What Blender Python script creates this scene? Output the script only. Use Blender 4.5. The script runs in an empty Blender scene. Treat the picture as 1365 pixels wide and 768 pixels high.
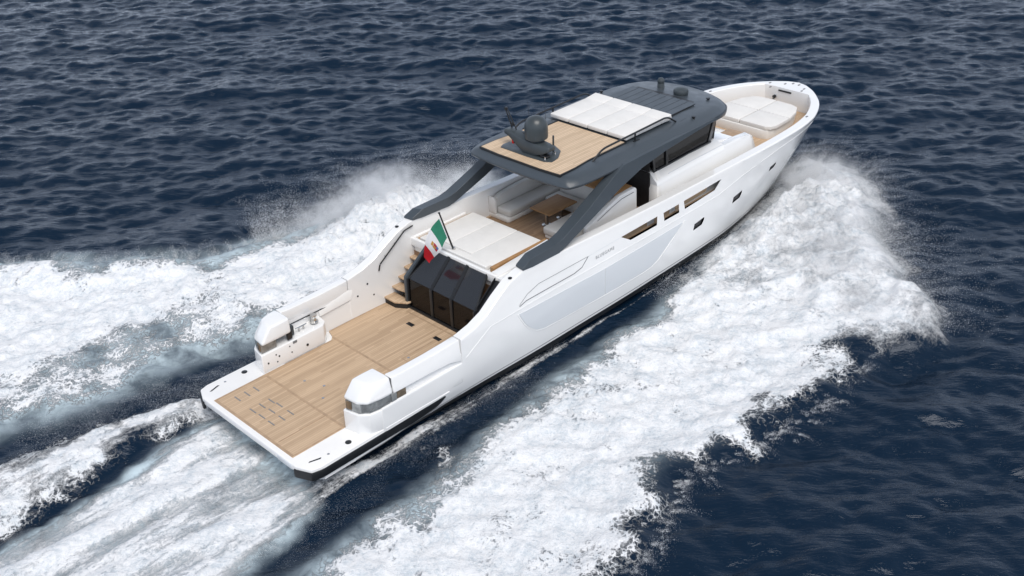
import bpy, bmesh, math, random
import numpy as np
from mathutils import Vector, Matrix

random.seed(7)
S = bpy.context.scene
COL = S.collection
R = math.radians

# ------------------------------------------------------------------ camera
cam_d = bpy.data.cameras.new("camera")
cam = bpy.data.objects.new("camera", cam_d)
COL.objects.link(cam)
_d = Vector((0.64270615, 0.66345117, -0.38309444))
_r = Vector((0.70436539, -0.70840138, -0.04513183))
_u = Vector((0.30132739, 0.24083196, 0.92260597))
_m = Matrix((( _r.x, _u.x, -_d.x), (_r.y, _u.y, -_d.y), (_r.z, _u.z, -_d.z)))
cam.matrix_world = Matrix.Translation((-12.39294685, -23.5249033, 19.54710033)) @ _m.to_4x4()
cam_d.sensor_width = 36.0
cam_d.lens = 1553.6159 / 1365.0 * 36.0
cam_d.shift_y = -203.718 / 1365.0
cam_d.clip_start = 0.5
cam_d.clip_end = 30000
S.camera = cam

# ------------------------------------------------------------------ sky, sun, exposure
SUN_EL, SUN_AZ = R(58), R(-118)      # azimuth counter-clockwise from +x
w = bpy.data.worlds.new("World")
S.world = w
w.use_nodes = True
nt = w.node_tree
nt.nodes.clear()
sky = nt.nodes.new("ShaderNodeTexSky")
sky.sky_type = 'NISHITA'
sky.sun_disc = False
sky.sun_elevation = SUN_EL
sky.sun_rotation = R(90) - SUN_AZ
sky.air_density = 1.0
sky.dust_density = 4.0
sky.ozone_density = 1.0
# high overcast: an even grey cloud layer with soft brighter and darker banks over the blue
tc = nt.nodes.new("ShaderNodeTexCoord")
mp = nt.nodes.new("ShaderNodeMapping")
mp.inputs['Scale'].default_value = (1.6, 1.6, 4.0)
nz = nt.nodes.new("ShaderNodeTexNoise")
nz.inputs['Scale'].default_value = 1.7
nz.inputs['Detail'].default_value = 5
rmp = nt.nodes.new("ShaderNodeValToRGB")
rmp.color_ramp.elements[0].position = 0.3
rmp.color_ramp.elements[0].color = (2.8, 3.4, 4.6, 1)
rmp.color_ramp.elements[1].position = 0.72
rmp.color_ramp.elements[1].color = (6.2, 6.8, 7.8, 1)
mx = nt.nodes.new("ShaderNodeMix")
mx.data_type = 'RGBA'
mx.inputs[0].default_value = 0.72
bg = nt.nodes.new("ShaderNodeBackground")
bg.inputs['Strength'].default_value = 0.08
wo = nt.nodes.new("ShaderNodeOutputWorld")
L = nt.links.new
L(tc.outputs['Generated'], mp.inputs['Vector'])
L(mp.outputs['Vector'], nz.inputs['Vector'])
L(nz.outputs['Fac'], rmp.inputs['Fac'])
L(sky.outputs['Color'], mx.inputs[6])
sx_ = nt.nodes.new("ShaderNodeSeparateXYZ")
L(tc.outputs['Generated'], sx_.inputs[0])
hz = nt.nodes.new("ShaderNodeMapRange")
hz.inputs['From Min'].default_value = 0.02
hz.inputs['From Max'].default_value = 0.85
hz.inputs['To Min'].default_value = 3.0
hz.inputs['To Max'].default_value = 0.75
L(sx_.outputs['Z'], hz.inputs['Value'])
vm = nt.nodes.new("ShaderNodeVectorMath")
vm.operation = 'SCALE'
L(rmp.outputs['Color'], vm.inputs[0])
L(hz.outputs['Result'], vm.inputs['Scale'])
L(vm.outputs['Vector'], mx.inputs[7])
L(mx.outputs[2], bg.inputs['Color'])
L(bg.outputs['Background'], wo.inputs['Surface'])

sun_d = bpy.data.lights.new("sun", 'SUN')
sun_d.energy = 2.5
sun_d.angle = R(40)
sun_d.color = (1.0, 0.96, 0.91)
sun = bpy.data.objects.new("sun", sun_d)
COL.objects.link(sun)
sdir = Vector((math.cos(SUN_EL) * math.cos(SUN_AZ), math.cos(SUN_EL) * math.sin(SUN_AZ), math.sin(SUN_EL)))
sun.rotation_euler = (-sdir).to_track_quat('-Z', 'Y').to_euler()
sun.location = (0, 0, 60)

S.view_settings.view_transform = 'Standard'
S.view_settings.look = 'None'
S.view_settings.gamma = 1
S.view_settings.use_curve_mapping = False
S.view_settings.exposure = 0.16
S.render.engine = 'CYCLES'
S.cycles.use_denoising = True
S.cycles.max_bounces = 8
S.cycles.volume_bounces = 4
S.cycles.caustics_reflective = False
S.cycles.caustics_refractive = False


# ------------------------------------------------------------------ node helpers
class NB:
    def __init__(self, name):
        self.m = bpy.data.materials.new(name)
        self.m.use_nodes = True
        self.t = self.m.node_tree
        self.b = self.t.nodes['Principled BSDF']
        self.out = self.t.nodes['Material Output']

    def n(self, kind, **kw):
        o = self.t.nodes.new(kind)
        for k, v in kw.items():
            setattr(o, k, v)
        return o

    def l(self, a, b):
        self.t.links.new(a, b)

    def coord(self, scale=(1, 1, 1), kind='Object', rot=(0, 0, 0)):
        c = self.n("ShaderNodeTexCoord")
        m = self.n("ShaderNodeMapping")
        m.inputs['Scale'].default_value = scale
        m.inputs['Rotation'].default_value = rot
        self.l(c.outputs[kind], m.inputs['Vector'])
        return m.outputs['Vector']

    def noise(self, vec, scale, detail=3, rough=0.55, dist=0.0):
        o = self.n("ShaderNodeTexNoise")
        o.inputs['Scale'].default_value = scale
        o.inputs['Detail'].default_value = detail
        o.inputs['Roughness'].default_value = rough
        o.inputs['Distortion'].default_value = dist
        self.l(vec, o.inputs['Vector'])
        return o.outputs['Fac']

    def math(self, op, a, b=None, c=None, clamp=False):
        o = self.n("ShaderNodeMath", operation=op, use_clamp=clamp)
        for i, v in enumerate((a, b, c)):
            if v is None:
                continue
            if isinstance(v, (int, float)):
                o.inputs[i].default_value = v
            else:
                self.l(v, o.inputs[i])
        return o.outputs[0]

    def rng(self, v, a, b, c=0.0, d=1.0, smooth=True):
        o = self.n("ShaderNodeMapRange", interpolation_type='SMOOTHSTEP' if smooth else 'LINEAR')
        self.l(v, o.inputs['Value'])
        for k, x in zip(('From Min', 'From Max', 'To Min', 'To Max'), (a, b, c, d)):
            if isinstance(x, (int, float)):
                o.inputs[k].default_value = x
            else:
                self.l(x, o.inputs[k])
        return o.outputs['Result']

    def mix(self, f, a, b):
        o = self.n("ShaderNodeMix", data_type='RGBA')
        for i, v in ((0, f), (6, a), (7, b)):
            if isinstance(v, (int, float)):
                o.inputs[i].default_value = v
            elif isinstance(v, tuple):
                o.inputs[i].default_value = v if len(v) == 4 else v + (1,)
            else:
                self.l(v, o.inputs[i])
        return o.outputs[2]

    def bump(self, h, strength, dist, normal=None):
        o = self.n("ShaderNodeBump")
        o.inputs['Strength'].default_value = strength
        o.inputs['Distance'].default_value = dist
        self.l(h, o.inputs['Height'])
        if normal is not None:
            self.l(normal, o.inputs['Normal'])
        return o.outputs['Normal']

    def set(self, **kw):
        for k, v in kw.items():
            k = k.replace('_', ' ')
            if isinstance(v, (int, float)):
                self.b.inputs[k].default_value = v
            elif isinstance(v, tuple):
                self.b.inputs[k].default_value = v if len(v) == 4 else v + (1,)
            else:
                self.l(v, self.b.inputs[k])
        return self.m


def plain(name, col, rough=0.5, metal=0.0, coat=0.0, var=0.06, vs=1.5, bump=0.0, bs=120.0, spec=0.5):
    q = NB(name)
    v = q.coord()
    f = q.noise(v, vs, 4)
    lo = tuple(c * (1 - var) for c in col)
    hi = tuple(min(1, c * (1 + var)) for c in col)
    base = q.mix(q.rng(f, 0.3, 0.7), lo, hi)
    rr = q.rng(q.noise(v, vs * 4, 3), 0.3, 0.7, rough * 0.85, min(1, rough * 1.15))
    q.set(Base_Color=base, Roughness=rr, Metallic=metal, Coat_Weight=coat, Coat_Roughness=0.05, Specular_IOR_Level=spec)
    if bump:
        q.set(Normal=q.bump(q.noise(v, bs, 2), 0.3, bump))
    return q.m


def teak_mat(name, light, dark, pitch=0.075, seam=(0.30, 0.235, 0.17), along='x', seam_w=0.07):
    """Laid deck planks running along x (or y) with thin caulked seams and a tone for each plank."""
    q = NB(name)
    v = q.coord()
    sp = q.n("ShaderNodeSeparateXYZ")
    q.l(v, sp.inputs[0])
    a, c = (sp.outputs['X'], sp.outputs['Y']) if along == 'x' else (sp.outputs['Y'], sp.outputs['X'])
    row = q.math('DIVIDE', c, pitch)
    idx = q.math('FLOOR', row)
    fr = q.math('FRACT', row)
    wn = q.n("ShaderNodeTexWhiteNoise", noise_dimensions='1D')
    q.l(idx, wn.inputs['W'])
    off = q.math('MULTIPLY', wn.outputs['Value'], 3.0)
    al = q.math('ADD', a, off)
    bi = q.math('FLOOR', q.math('DIVIDE', al, 2.3))
    wn2 = q.n("ShaderNodeTexWhiteNoise", noise_dimensions='2D')
    cb = q.n("ShaderNodeCombineXYZ")
    q.l(idx, cb.inputs[0])
    q.l(bi, cb.inputs[1])
    q.l(cb.outputs[0], wn2.inputs['Vector'])
    grain_v = q.n("ShaderNodeCombineXYZ")
    q.l(q.math('MULTIPLY', al, 1.2), grain_v.inputs[0])
    q.l(q.math('MULTIPLY', c, 38.0), grain_v.inputs[1])
    g = q.noise(grain_v.outputs[0], 1.0, 4, 0.6)
    t = q.math('ADD', q.math('MULTIPLY', wn2.outputs['Value'], 0.5), q.math('MULTIPLY', g, 0.5))
    col = q.mix(q.rng(t, 0.15, 0.85), dark, light)
    wear = q.noise(v, 0.8, 4)
    col = q.mix(q.rng(wear, 0.35, 0.75, 0.0, 0.25), col, tuple(min(1, x * 1.12) for x in light))
    e = q.math('ABSOLUTE', q.math('SUBTRACT', fr, 0.5))
    sm = q.rng(e, 0.5 - seam_w, 0.5 - seam_w * 0.5, 0.0, 1.0)
    col = q.mix(sm, col, seam)
    q.set(Base_Color=col, Roughness=0.6, Specular_IOR_Level=0.3)
    q.set(Normal=q.bump(q.math('SUBTRACT', g, q.math('MULTIPLY', sm, 1.5)), 0.25, 0.004))
    return q.m


M = {}
M['white'] = plain("white_gelcoat", (0.80, 0.80, 0.792), 0.16, coat=1.0, var=0.015, vs=0.6)
M['white_matt'] = plain("white_moulding", (0.74, 0.725, 0.70), 0.42, var=0.02, vs=0.8)
M['nonskid'] = plain("white_nonskid", (0.76, 0.755, 0.745), 0.6, var=0.02, bump=0.002, bs=260)
M['grey_paint'] = plain("dark_grey_paint", (0.048, 0.060, 0.072), 0.38, coat=0.12, var=0.05, vs=0.7)
M['grey_matt'] = plain("grey_moulding", (0.042, 0.052, 0.058), 0.38, var=0.08)
M['black'] = plain("black_rubber", (0.008, 0.009, 0.011), 0.45, var=0.2)
M['black_metal'] = plain("black_metal", (0.012, 0.013, 0.015), 0.35, var=0.1)
M['bluegrey'] = plain("hull_panel_grey", (0.62, 0.645, 0.668), 0.4, coat=0.2, var=0.01, vs=0.3)
M['groove'] = plain("panel_groove", (0.18, 0.185, 0.19), 0.5, var=0.05)
M['letter'] = plain("grey_lettering", (0.36, 0.37, 0.38), 0.4, var=0.05)
M['steel'] = plain("polished_steel", (0.62, 0.61, 0.59), 0.22, metal=1.0, var=0.05)
M['cushion'] = plain("white_cushion", (0.69, 0.68, 0.66), 0.85, var=0.03, vs=2.0, bump=0.02, bs=7, spec=0.2)
M['leather'] = plain("pale_leather", (0.60, 0.59, 0.565), 0.6, var=0.03, vs=2.0, bump=0.001, bs=60, spec=0.3)
M['seam'] = plain("cushion_seam", (0.40, 0.39, 0.37), 0.9, var=0.05)
M['teak'] = teak_mat("weathered_teak", (0.55, 0.40, 0.266), (0.40, 0.28, 0.178))
M['teak_roof'] = teak_mat("pale_teak", (0.62, 0.47, 0.325), (0.49, 0.365, 0.245), pitch=0.09)
M['teak_dark'] = teak_mat("oiled_teak", (0.36, 0.235, 0.14), (0.25, 0.155, 0.09))
M['teak_trim'] = plain("teak_margin", (0.38, 0.265, 0.17), 0.6, var=0.12, vs=5)
M['teak_edge'] = plain("varnished_teak", (0.36, 0.20, 0.085), 0.35, var=0.12, vs=5)
M['walnut'] = teak_mat("walnut_top", (0.34, 0.19, 0.085), (0.25, 0.135, 0.06), pitch=0.16, seam=(0.2, 0.11, 0.05), seam_w=0.02)
M['wood_wall'] = plain("cabin_floor_wood", (0.20, 0.12, 0.07), 0.4, var=0.2, vs=3)
M['red'] = plain("red_lens", (0.5, 0.01, 0.015), 0.2, var=0.05)
M['tinted'] = plain("smoked_mirror", (0.30, 0.31, 0.31), 0.12, metal=0.55, var=0.3, vs=4)
M['bronze'] = plain("bronze_lens", (0.22, 0.17, 0.12), 0.2, metal=0.5, var=0.25, vs=6)
M['glass_black'] = plain("black_glass", (0.015, 0.016, 0.018), 0.06, var=0.1)
M['dark_void'] = plain("interior_shade", (0.012, 0.011, 0.011), 0.6, var=0.2)  # near-black colour stands in for shade inside the saloon


def glass_mat(name, tint, trans=0.5, ior=1.5, rough=0.03):
    q = NB(name)
    tr = q.n("ShaderNodeBsdfTransparent")
    tr.inputs['Color'].default_value = tint + (1,)
    q.set(Base_Color=(0.006, 0.006, 0.007), Roughness=rough, IOR=ior)
    ms = q.n("ShaderNodeMixShader")
    ms.inputs[0].default_value = trans
    q.l(q.b.outputs[0], ms.inputs[1])
    q.l(tr.outputs[0], ms.inputs[2])
    q.l(ms.outputs[0], q.out.inputs['Surface'])
    return q.m


M['glass'] = glass_mat("smoked_glass", (0.50, 0.40, 0.33), 0.55)
M['glass_top'] = glass_mat("coated_smoked_glass", (0.40, 0.36, 0.33), 0.30, 1.75, 0.12)
M['glass_top'].node_tree.nodes['Principled BSDF'].inputs['Base Color'].default_value = (0.020, 0.023, 0.029, 1)
M['glass_dark'] = glass_mat("dark_tinted_glass", (0.30, 0.30, 0.33), 0.05, 1.28)


# ------------------------------------------------------------------ mesh helpers
def lerp_tab(tab, x):
    if x <= tab[0][0]:
        return tab[0][1]
    for (x0, y0), (x1, y1) in zip(tab, tab[1:]):
        if x <= x1:
            return y0 + (y1 - y0) * (x - x0) / (x1 - x0)
    return tab[-1][1]


def smooth_tab(tab, x):
    """Monotone-ish cubic through the table (Catmull-Rom)."""
    n = len(tab)
    if x <= tab[0][0]:
        return tab[0][1]
    if x >= tab[-1][0]:
        return tab[-1][1]
    for i in range(n - 1):
        if x <= tab[i + 1][0]:
            break
    x0, y0 = tab[i]
    x1, y1 = tab[i + 1]
    h = x1 - x0
    s = (y1 - y0) / h
    sp = (y0 - tab[i - 1][1]) / (x0 - tab[i - 1][0]) if i > 0 else s
    sn = (tab[i + 2][1] - y1) / (tab[i + 2][0] - x1) if i < n - 2 else s
    m0 = 0 if sp * s <= 0 else 2 * sp * s / (sp + s)
    m1 = 0 if s * sn <= 0 else 2 * s * sn / (s + sn)
    t = (x - x0) / h
    return (y0 * (2 * t**3 - 3 * t**2 + 1) + m0 * h * (t**3 - 2 * t**2 + t)
            + y1 * (-2 * t**3 + 3 * t**2) + m1 * h * (t**3 - t**2))


def new_bm():
    return bmesh.new()


def bevel_sharp(bm, w, seg=2, ang=30):
    bm.normal_update()
    es = [e for e in bm.edges if len(e.link_faces) == 2 and e.calc_face_angle(0) > R(ang)]
    if es and w > 0:
        bmesh.ops.bevel(bm, geom=es, offset=w, segments=seg, profile=0.5, affect='EDGES', clamp_overlap=True)


def merge(dst, src):
    me = bpy.data.meshes.new("tmp")
    src.to_mesh(me)
    dst.from_mesh(me)
    bpy.data.meshes.remove(me)
    src.free()


def hexa(bm, pts, bev=0.0, seg=2):
    """Closed solid from 8 points: bottom 4 (counter-clockwise) then top 4."""
    b = new_bm()
    v = [b.verts.new(p) for p in pts]
    for f in ((3, 2, 1, 0), (4, 5, 6, 7), (0, 1, 5, 4), (1, 2, 6, 5), (2, 3, 7, 6), (3, 0, 4, 7)):
        b.faces.new([v[i] for i in f])
    bmesh.ops.recalc_face_normals(b, faces=b.faces)
    bevel_sharp(b, bev, seg, 20)
    merge(bm, b)


def box(bm, x0, x1, y0, y1, z0, z1, bev=0.0, seg=2):
    hexa(bm, [(x0, y0, z0), (x1, y0, z0), (x1, y1, z0), (x0, y1, z0),
              (x0, y0, z1), (x1, y0, z1), (x1, y1, z1), (x0, y1, z1)], bev, seg)


def prism(bm, poly, axis, a, b_, bev=0.0, seg=2):
    """Polygon in the plane across `axis` pushed from a to b_. axis 'z': (x,y); 'y': (x,z); 'x': (y,z)."""
    b = new_bm()

    def p3(p, h):
        if axis == 'z':
            return (p[0], p[1], h)
        if axis == 'y':
            return (p[0], h, p[1])
        return (h, p[0], p[1])
    lo = [b.verts.new(p3(p, a)) for p in poly]
    hi = [b.verts.new(p3(p, b_)) for p in poly]
    n = len(poly)
    b.faces.new(lo)
    b.faces.new(hi[::-1])
    for i in range(n):
        j = (i + 1) % n
        b.faces.new((lo[i], hi[i], hi[j], lo[j]))
    bmesh.ops.recalc_face_normals(b, faces=b.faces)
    bevel_sharp(b, bev, seg, 25)
    merge(bm, b)


def loft(bm, rings, closed=True, caps=True, bev=0.0, seg=2):
    b = new_bm()
    vs = [[b.verts.new(p) for p in ring] for ring in rings]
    n = len(rings[0])
    for r0, r1 in zip(vs, vs[1:]):
        for i in range(n if closed else n - 1):
            j = (i + 1) % n
            b.faces.new((r0[i], r0[j], r1[j], r1[i]))
    if caps and closed:
        b.faces.new(vs[0][::-1])
        b.faces.new(vs[-1])
    bmesh.ops.recalc_face_normals(b, faces=b.faces)
    bevel_sharp(b, bev, seg, 30)
    merge(bm, b)


def tube(bm, path, r, n=8, cap=True):
    path = [Vector(p) for p in path]
    rings = []
    for i, p in enumerate(path):
        if i == 0:
            t = path[1] - p
        elif i == len(path) - 1:
            t = p - path[i - 1]
        else:
            t = (path[i + 1] - p).normalized() + (p - path[i - 1]).normalized()
        t.normalize()
        up = Vector((0, 0, 1)) if abs(t.z) < 0.9 else Vector((1, 0, 0))
        a = t.cross(up).normalized()
        c = a.cross(t)
        rr = r[i] if isinstance(r, (list, tuple)) else r
        rings.append([p + (a * math.cos(2 * math.pi * k / n) + c * math.sin(2 * math.pi * k / n)) * rr for k in range(n)])
    loft(bm, rings, True, cap)


def arc_path(pts, rad=0.1, n=4):
    """Rounds the inner corners of a polyline."""
    pts = [Vector(p) for p in pts]
    out = [pts[0]]
    for a, p, c in zip(pts, pts[1:], pts[2:]):
        u = (a - p)
        v = (c - p)
        k = min(rad, u.length * 0.45, v.length * 0.45)
        s = p + u.normalized() * k
        e = p + v.normalized() * k
        for i in range(n + 1):
            t = i / n
            out.append(s * (1 - t)**2 + p * 2 * t * (1 - t) + e * t * t)
    out.append(pts[-1])
    return out


def lathe(bm, prof, c=(0, 0, 0), n=24):
    b = new_bm()
    rings = []
    for r_, z in prof:
        if r_ < 1e-5:
            rings.append([b.verts.new((c[0], c[1], c[2] + z))])
        else:
            rings.append([b.verts.new((c[0] + r_ * math.cos(2 * math.pi * k / n), c[1] + r_ * math.sin(2 * math.pi * k / n), c[2] + z)) for k in range(n)])
    for a, d in zip(rings, rings[1:]):
        for k in range(n):
            j = (k + 1) % n
            if len(a) == 1 and len(d) == 1:
                continue
            if len(a) == 1:
                b.faces.new((a[0], d[k], d[j]))
            elif len(d) == 1:
                b.faces.new((a[k], a[j], d[0]))
            else:
                b.faces.new((a[k], a[j], d[j], d[k]))
    if len(rings[0]) > 1:
        b.faces.new(rings[0][::-1])
    if len(rings[-1]) > 1:
        b.faces.new(rings[-1])
    bmesh.ops.recalc_face_normals(b, faces=b.faces)
    merge(bm, b)


def world_origin(o):
    v = Vector((0, 0, 0))
    while o is not None:
        v += o.location
        o = o.parent
    return v


def build(name, bm, mat, parent=None, smooth=35, **props):
    """Links bm (world coordinates) as ONE mesh object; under a parent its vertices become local to it."""
    me = bpy.data.meshes.new(name)
    if parent is not None:
        bmesh.ops.translate(bm, verts=bm.verts, vec=-world_origin(parent))
    bm.to_mesh(me)
    bm.free()
    me.materials.append(M[mat] if isinstance(mat, str) else mat)
    if smooth:
        me.polygons.foreach_set('use_smooth', [True] * len(me.polygons))
        me.set_sharp_from_angle(angle=R(smooth))
    o = bpy.data.objects.new(name, me)
    COL.objects.link(o)
    o.parent = parent
    for k, v in props.items():
        o[k] = v
    return o


def thing(name, label, cat, loc, group=None):
    o = bpy.data.objects.new(name, None)
    COL.objects.link(o)
    o.location = loc
    o['label'] = label
    o['category'] = cat
    if group:
        o['group'] = group
    return o


# ------------------------------------------------------------------ hull surface
WL = [(0.0, 2.25), (2, 2.34), (6, 2.52), (9, 2.62), (12, 2.62), (14, 2.58), (17.8, 2.44), (19.2, 2.26), (21.9, 1.67), (23.65, 1.05), (24.8, 0.58), (25.6, 0.2), (26.05, 0.0)]
GW = [(0, 0.0), (0.1, 0.42), (.25, .66), (.47, .97), (1.07, 1.55), (1.47, 1.85), (2.27, 2.25), (2.97, 2.48), (4.2, 2.64), (6.2, 2.70), (30, 2.70)]
ZG = [(0, 0.80), (2.58, 0.80), (2.60, 1.48), (5.44, 1.48), (5.46, 2.20), (6.0, 2.30), (6.5, 2.48), (7.0, 2.80), (7.5, 3.08), (8.0, 3.22), (9.5, 3.18), (12, 3.08), (15, 3.0), (18, 2.95), (27, 2.95)]
ZK = [(0, 2.13), (17.4, 2.13), (18.7, 2.32), (21.2, 2.58), (24, 2.70), (27, 2.74)]
STEM_K = 0.62 / 2.75


def stem_x(z):
    return 26.05 + STEM_K * max(z - 0.2, 0)


def keel_z(x):
    if x < 22:
        return -0.75
    if x < 26.05:
        return -0.75 + 0.95 * ((x - 22) / 4.05)**2
    return 0.2 + (x - 26.05) / STEM_K


def hull_y(x, z):
    dz = max(0.0, min(1.0, (z - 0.2) / 2.75))
    sx = stem_x(z)
    if x >= sx:
        return 0.0
    d = sx - x
    wl = smooth_tab(WL, 26.05 - d) if x > 20 else smooth_tab(WL, x)
    gw = smooth_tab(GW, d)
    k = dz**0.85
    if x < 20:
        ts = max(0.0, min(1.0, (x - 2.0) / 9.0))
        ts = ts * ts * (3 - 2 * ts)
        k = min(1.0, dz / (0.08 + 0.47 * ts))**0.8
        if x > 14:
            t = (x - 14) / 6
            k = k * (1 - t) + dz**0.85 * t
    y = wl * (1 - k) + gw * k
    if z < 0.2:
        zk = keel_z(x)
        y = wl * max(0, (z - zk) / (0.2 - zk + 1e-6))**0.6
    zk_ = lerp_tab(ZK, x)
    if z > zk_:                                     # the band above the knuckle leans inboard
        lean = 0.06 * min(1, max(0, (26.3 - x) / 3)) * (z - zk_) / 0.8
        y -= min(lean, 0.07)
    return max(y, 0.0)


def zg(x):
    return lerp_tab(ZG, x)


yacht = thing("motor_yacht", "white motor yacht with dark grey hardtop running fast across the sea", "yacht", (0, 0, 0))


def build_hull():
    xs = [0.62, 0.9, 1.4, 1.9, 2.58, 2.60, 3.0, 3.4, 4.3, 5.44, 5.46, 6.0, 6.5, 7.0, 7.5, 8.0, 8.58, 8.6]
    x = 9.2
    while x < 20:
        xs.append(x)
        x += 0.3
    while x < 25.7:
        xs.append(x)
        x += 0.3
    xs += [25.74, 25.76, 25.9, 26.05, 26.15, 26.25, 26.35, 26.45, 26.53, 26.6, 26.64, 26.665]
    bm = new_bm()
    rows = []
    for x in xs:
        g = zg(x)
        zk = keel_z(x)
        kn = lerp_tab(ZK, x)
        zs = [zk, 0.0, 0.2, 0.42, 0.75, 1.1, 1.5, 1.85, kn - 0.03, kn, kn + 0.05, (kn + g) / 2, g - 0.05]
        n = len(zs)
        zs = [max(zk + i * 0.0025, min(z, g - 0.05 - (n - 1 - i) * 0.0015)) for i, z in enumerate(zs)]
        half = []
        for i, z in enumerate(zs):
            y = 0.0 if i == 0 else hull_y(x, z)
            if 0 < i:
                y = max(y, 0.004 + 0.0005 * i)
            half.append((y, z))
        yt = half[-1][0]
        half.append((max(yt - 0.012, 0.003), g - 0.018))
        half.append((max(yt - 0.045, 0.002), g))
        # inner side
        cap = 0.32
        if x > 22:
            cap = 0.32 + 0.06 * (x - 22) / 3.7
        fl = 0.82 if x < 8.59 else 2.12
        if x < 2.59:
            fl = 0.79
        if x <= 25.75:
            yi = max(yt - cap, 0.25)
            if x > 24.9:
                yi = min(yi, lerp_tab([(24.9, 1.74), (25.75, 1.02)], x))
            half.append((yi, g - 0.002))
            half.append((yi - 0.02, g - 0.02 if g - fl > 0.2 else g - 0.005))
            half.append((yi - 0.05, fl))
        else:
            yi = max(yt * 0.4, 0.001)
            half.append((yi, g - 0.001))
            half.append((yi * 0.9, g - 0.002))
            half.append((yi * 0.8, g - 0.003))
        rows.append((x, half))
    nh = len(rows[0][1])
    vrows = []
    for x, half in rows:
        st = [bm.verts.new((x, -y, z)) for y, z in half]
        pt = [st[0]] + [bm.verts.new((x, y, z)) for y, z in half[1:]]
        vrows.append((st, pt))
    for (s0, p0), (s1, p1) in zip(vrows, vrows[1:]):
        for i in range(nh - 1):
            bm.faces.new((s0[i], s1[i], s1[i + 1], s0[i + 1]))
            bm.faces.new((p0[i + 1], p1[i + 1], p1[i], p0[i]))
        bm.faces.new((s0[-1], s1[-1], p1[-1], p0[-1]))
    for (s, p), rev in ((vrows[0], False), (vrows[-1], True)):
        loop = s + p[:0:-1]
        bm.faces.new(loop if rev else loop[::-1])
    bmesh.ops.recalc_face_normals(bm, faces=bm.faces)
    # cutters: bulwark openings and portholes
    cut = new_bm()
    for s in (-1, 1):
        a, b_ = sorted((s * 2.0, s * 3.2))
        for poly in ([(12.32, 2.60), (12.75, 2.33), (14.07, 2.33), (14.12, 2.62)],
                     [(14.44, 2.62), (14.46, 2.33), (15.25, 2.33), (15.25, 2.63)],
                     [(15.52, 2.64), (15.56, 2.34), (17.25, 2.42), (17.62, 2.68)]):
            loft(cut, [[(x, s * 3.3, z) for x, z in poly], [(x, s * 2.68, z) for x, z in poly],
                       [(x, s * 1.9, z if z > 2.5 else z - 0.36) for x, z in poly]])
        for px, pz in PORTHOLES:
            yy = hull_y(px, pz)
            a, b_ = sorted((s * (yy - 0.07), s * 3.3))
            prism(cut, porthole_poly(px, pz), 'y', a, b_)
    me = bpy.data.meshes.new("hull_raw")
    bm.to_mesh(me)
    bm.free()
    o = bpy.data.objects.new("hull_raw", me)
    COL.objects.link(o)
    mc = bpy.data.meshes.new("cut_raw")
    bmesh.ops.recalc_face_normals(cut, faces=cut.faces)
    cut.to_mesh(mc)
    cut.free()
    oc = bpy.data.objects.new("cut_raw", mc)
    COL.objects.link(oc)
    md = o.modifiers.new("cut", 'BOOLEAN')
    md.operation = 'DIFFERENCE'
    md.object = oc
    md.solver = 'EXACT'
    dg = bpy.context.evaluated_depsgraph_get()
    dg.update()
    out = new_bm()
    out.from_mesh(bpy.data.meshes.new_from_object(o.evaluated_get(dg)))
    bpy.data.objects.remove(o)
    bpy.data.objects.remove(oc)
    return build("hull", out, 'white', yacht, smooth=22)


PORTHOLES = [(16.38, 1.46), (18.72, 1.57), (21.1, 1.86)]


def porthole_poly(px, pz):
    k = 1.0 if px < 20 else 0.75
    return [(px - 0.30 * k, pz - 0.14 * k), (px + 0.19 * k, pz - 0.10 * k), (px + 0.30 * k, pz + 0.05 * k), (px + 0.30 * k, pz + 0.15 * k), (px - 0.26 * k, pz + 0.09 * k)]


hull = build_hull()


def hull_patch(bm, s, top, bot, x0, x1, off, nx=40, nz=6, thick=0.012):
    """A sheet that follows the hull side between two curves z(x), standing `off` proud of it."""
    rings = []
    for i in range(nx + 1):
        x = x0 + (x1 - x0) * i / nx
        zt, zb = top(x), bot(x)
        outer = []
        inner = []
        for k in range(nz + 1):
            z = zb + (zt - zb) * k / nz
            y = hull_y(x, z)
            outer.append((x, s * (y + off), z))
            inner.append((x, s * (y + off - thick), z))
        rings.append(outer + inner[::-1])
    loft(bm, rings)


def hull_line(bm, s, pts, wid, off, thick=0.012):
    """A narrow strip along a polyline on the hull side."""
    P = []
    for (xa, za), (xb, zb) in zip(pts, pts[1:]):
        n = max(2, int(abs(xb - xa) / 0.25) + 1)
        for i in range(n):
            P.append((xa + (xb - xa) * i / n, za + (zb - za) * i / n))
    P.append(pts[-1])
    rings = []
    for i, (x, z) in enumerate(P):
        a = P[max(i - 1, 0)]
        b = P[min(i + 1, len(P) - 1)]
        tx, tz = b[0] - a[0], b[1] - a[1]
        l = math.hypot(tx, tz) or 1
        nx_, nz_ = -tz / l, tx / l
        ww = wid(i / (len(P) - 1)) if callable(wid) else wid
        q = []
        for sgn in (-1, 1):
            xx, zz = x + nx_ * ww / 2 * sgn, z + nz_ * ww / 2 * sgn
            q.append((xx, zz, hull_y(xx, zz)))
        (xa, za, ya), (xb, zb, yb) = q
        rings.append([(xa, s * (ya + off), za), (xb, s * (yb + off), zb), (xb, s * (yb + off - thick), zb), (xa, s * (ya + off - thick), za)])
    loft(bm, rings)


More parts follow.
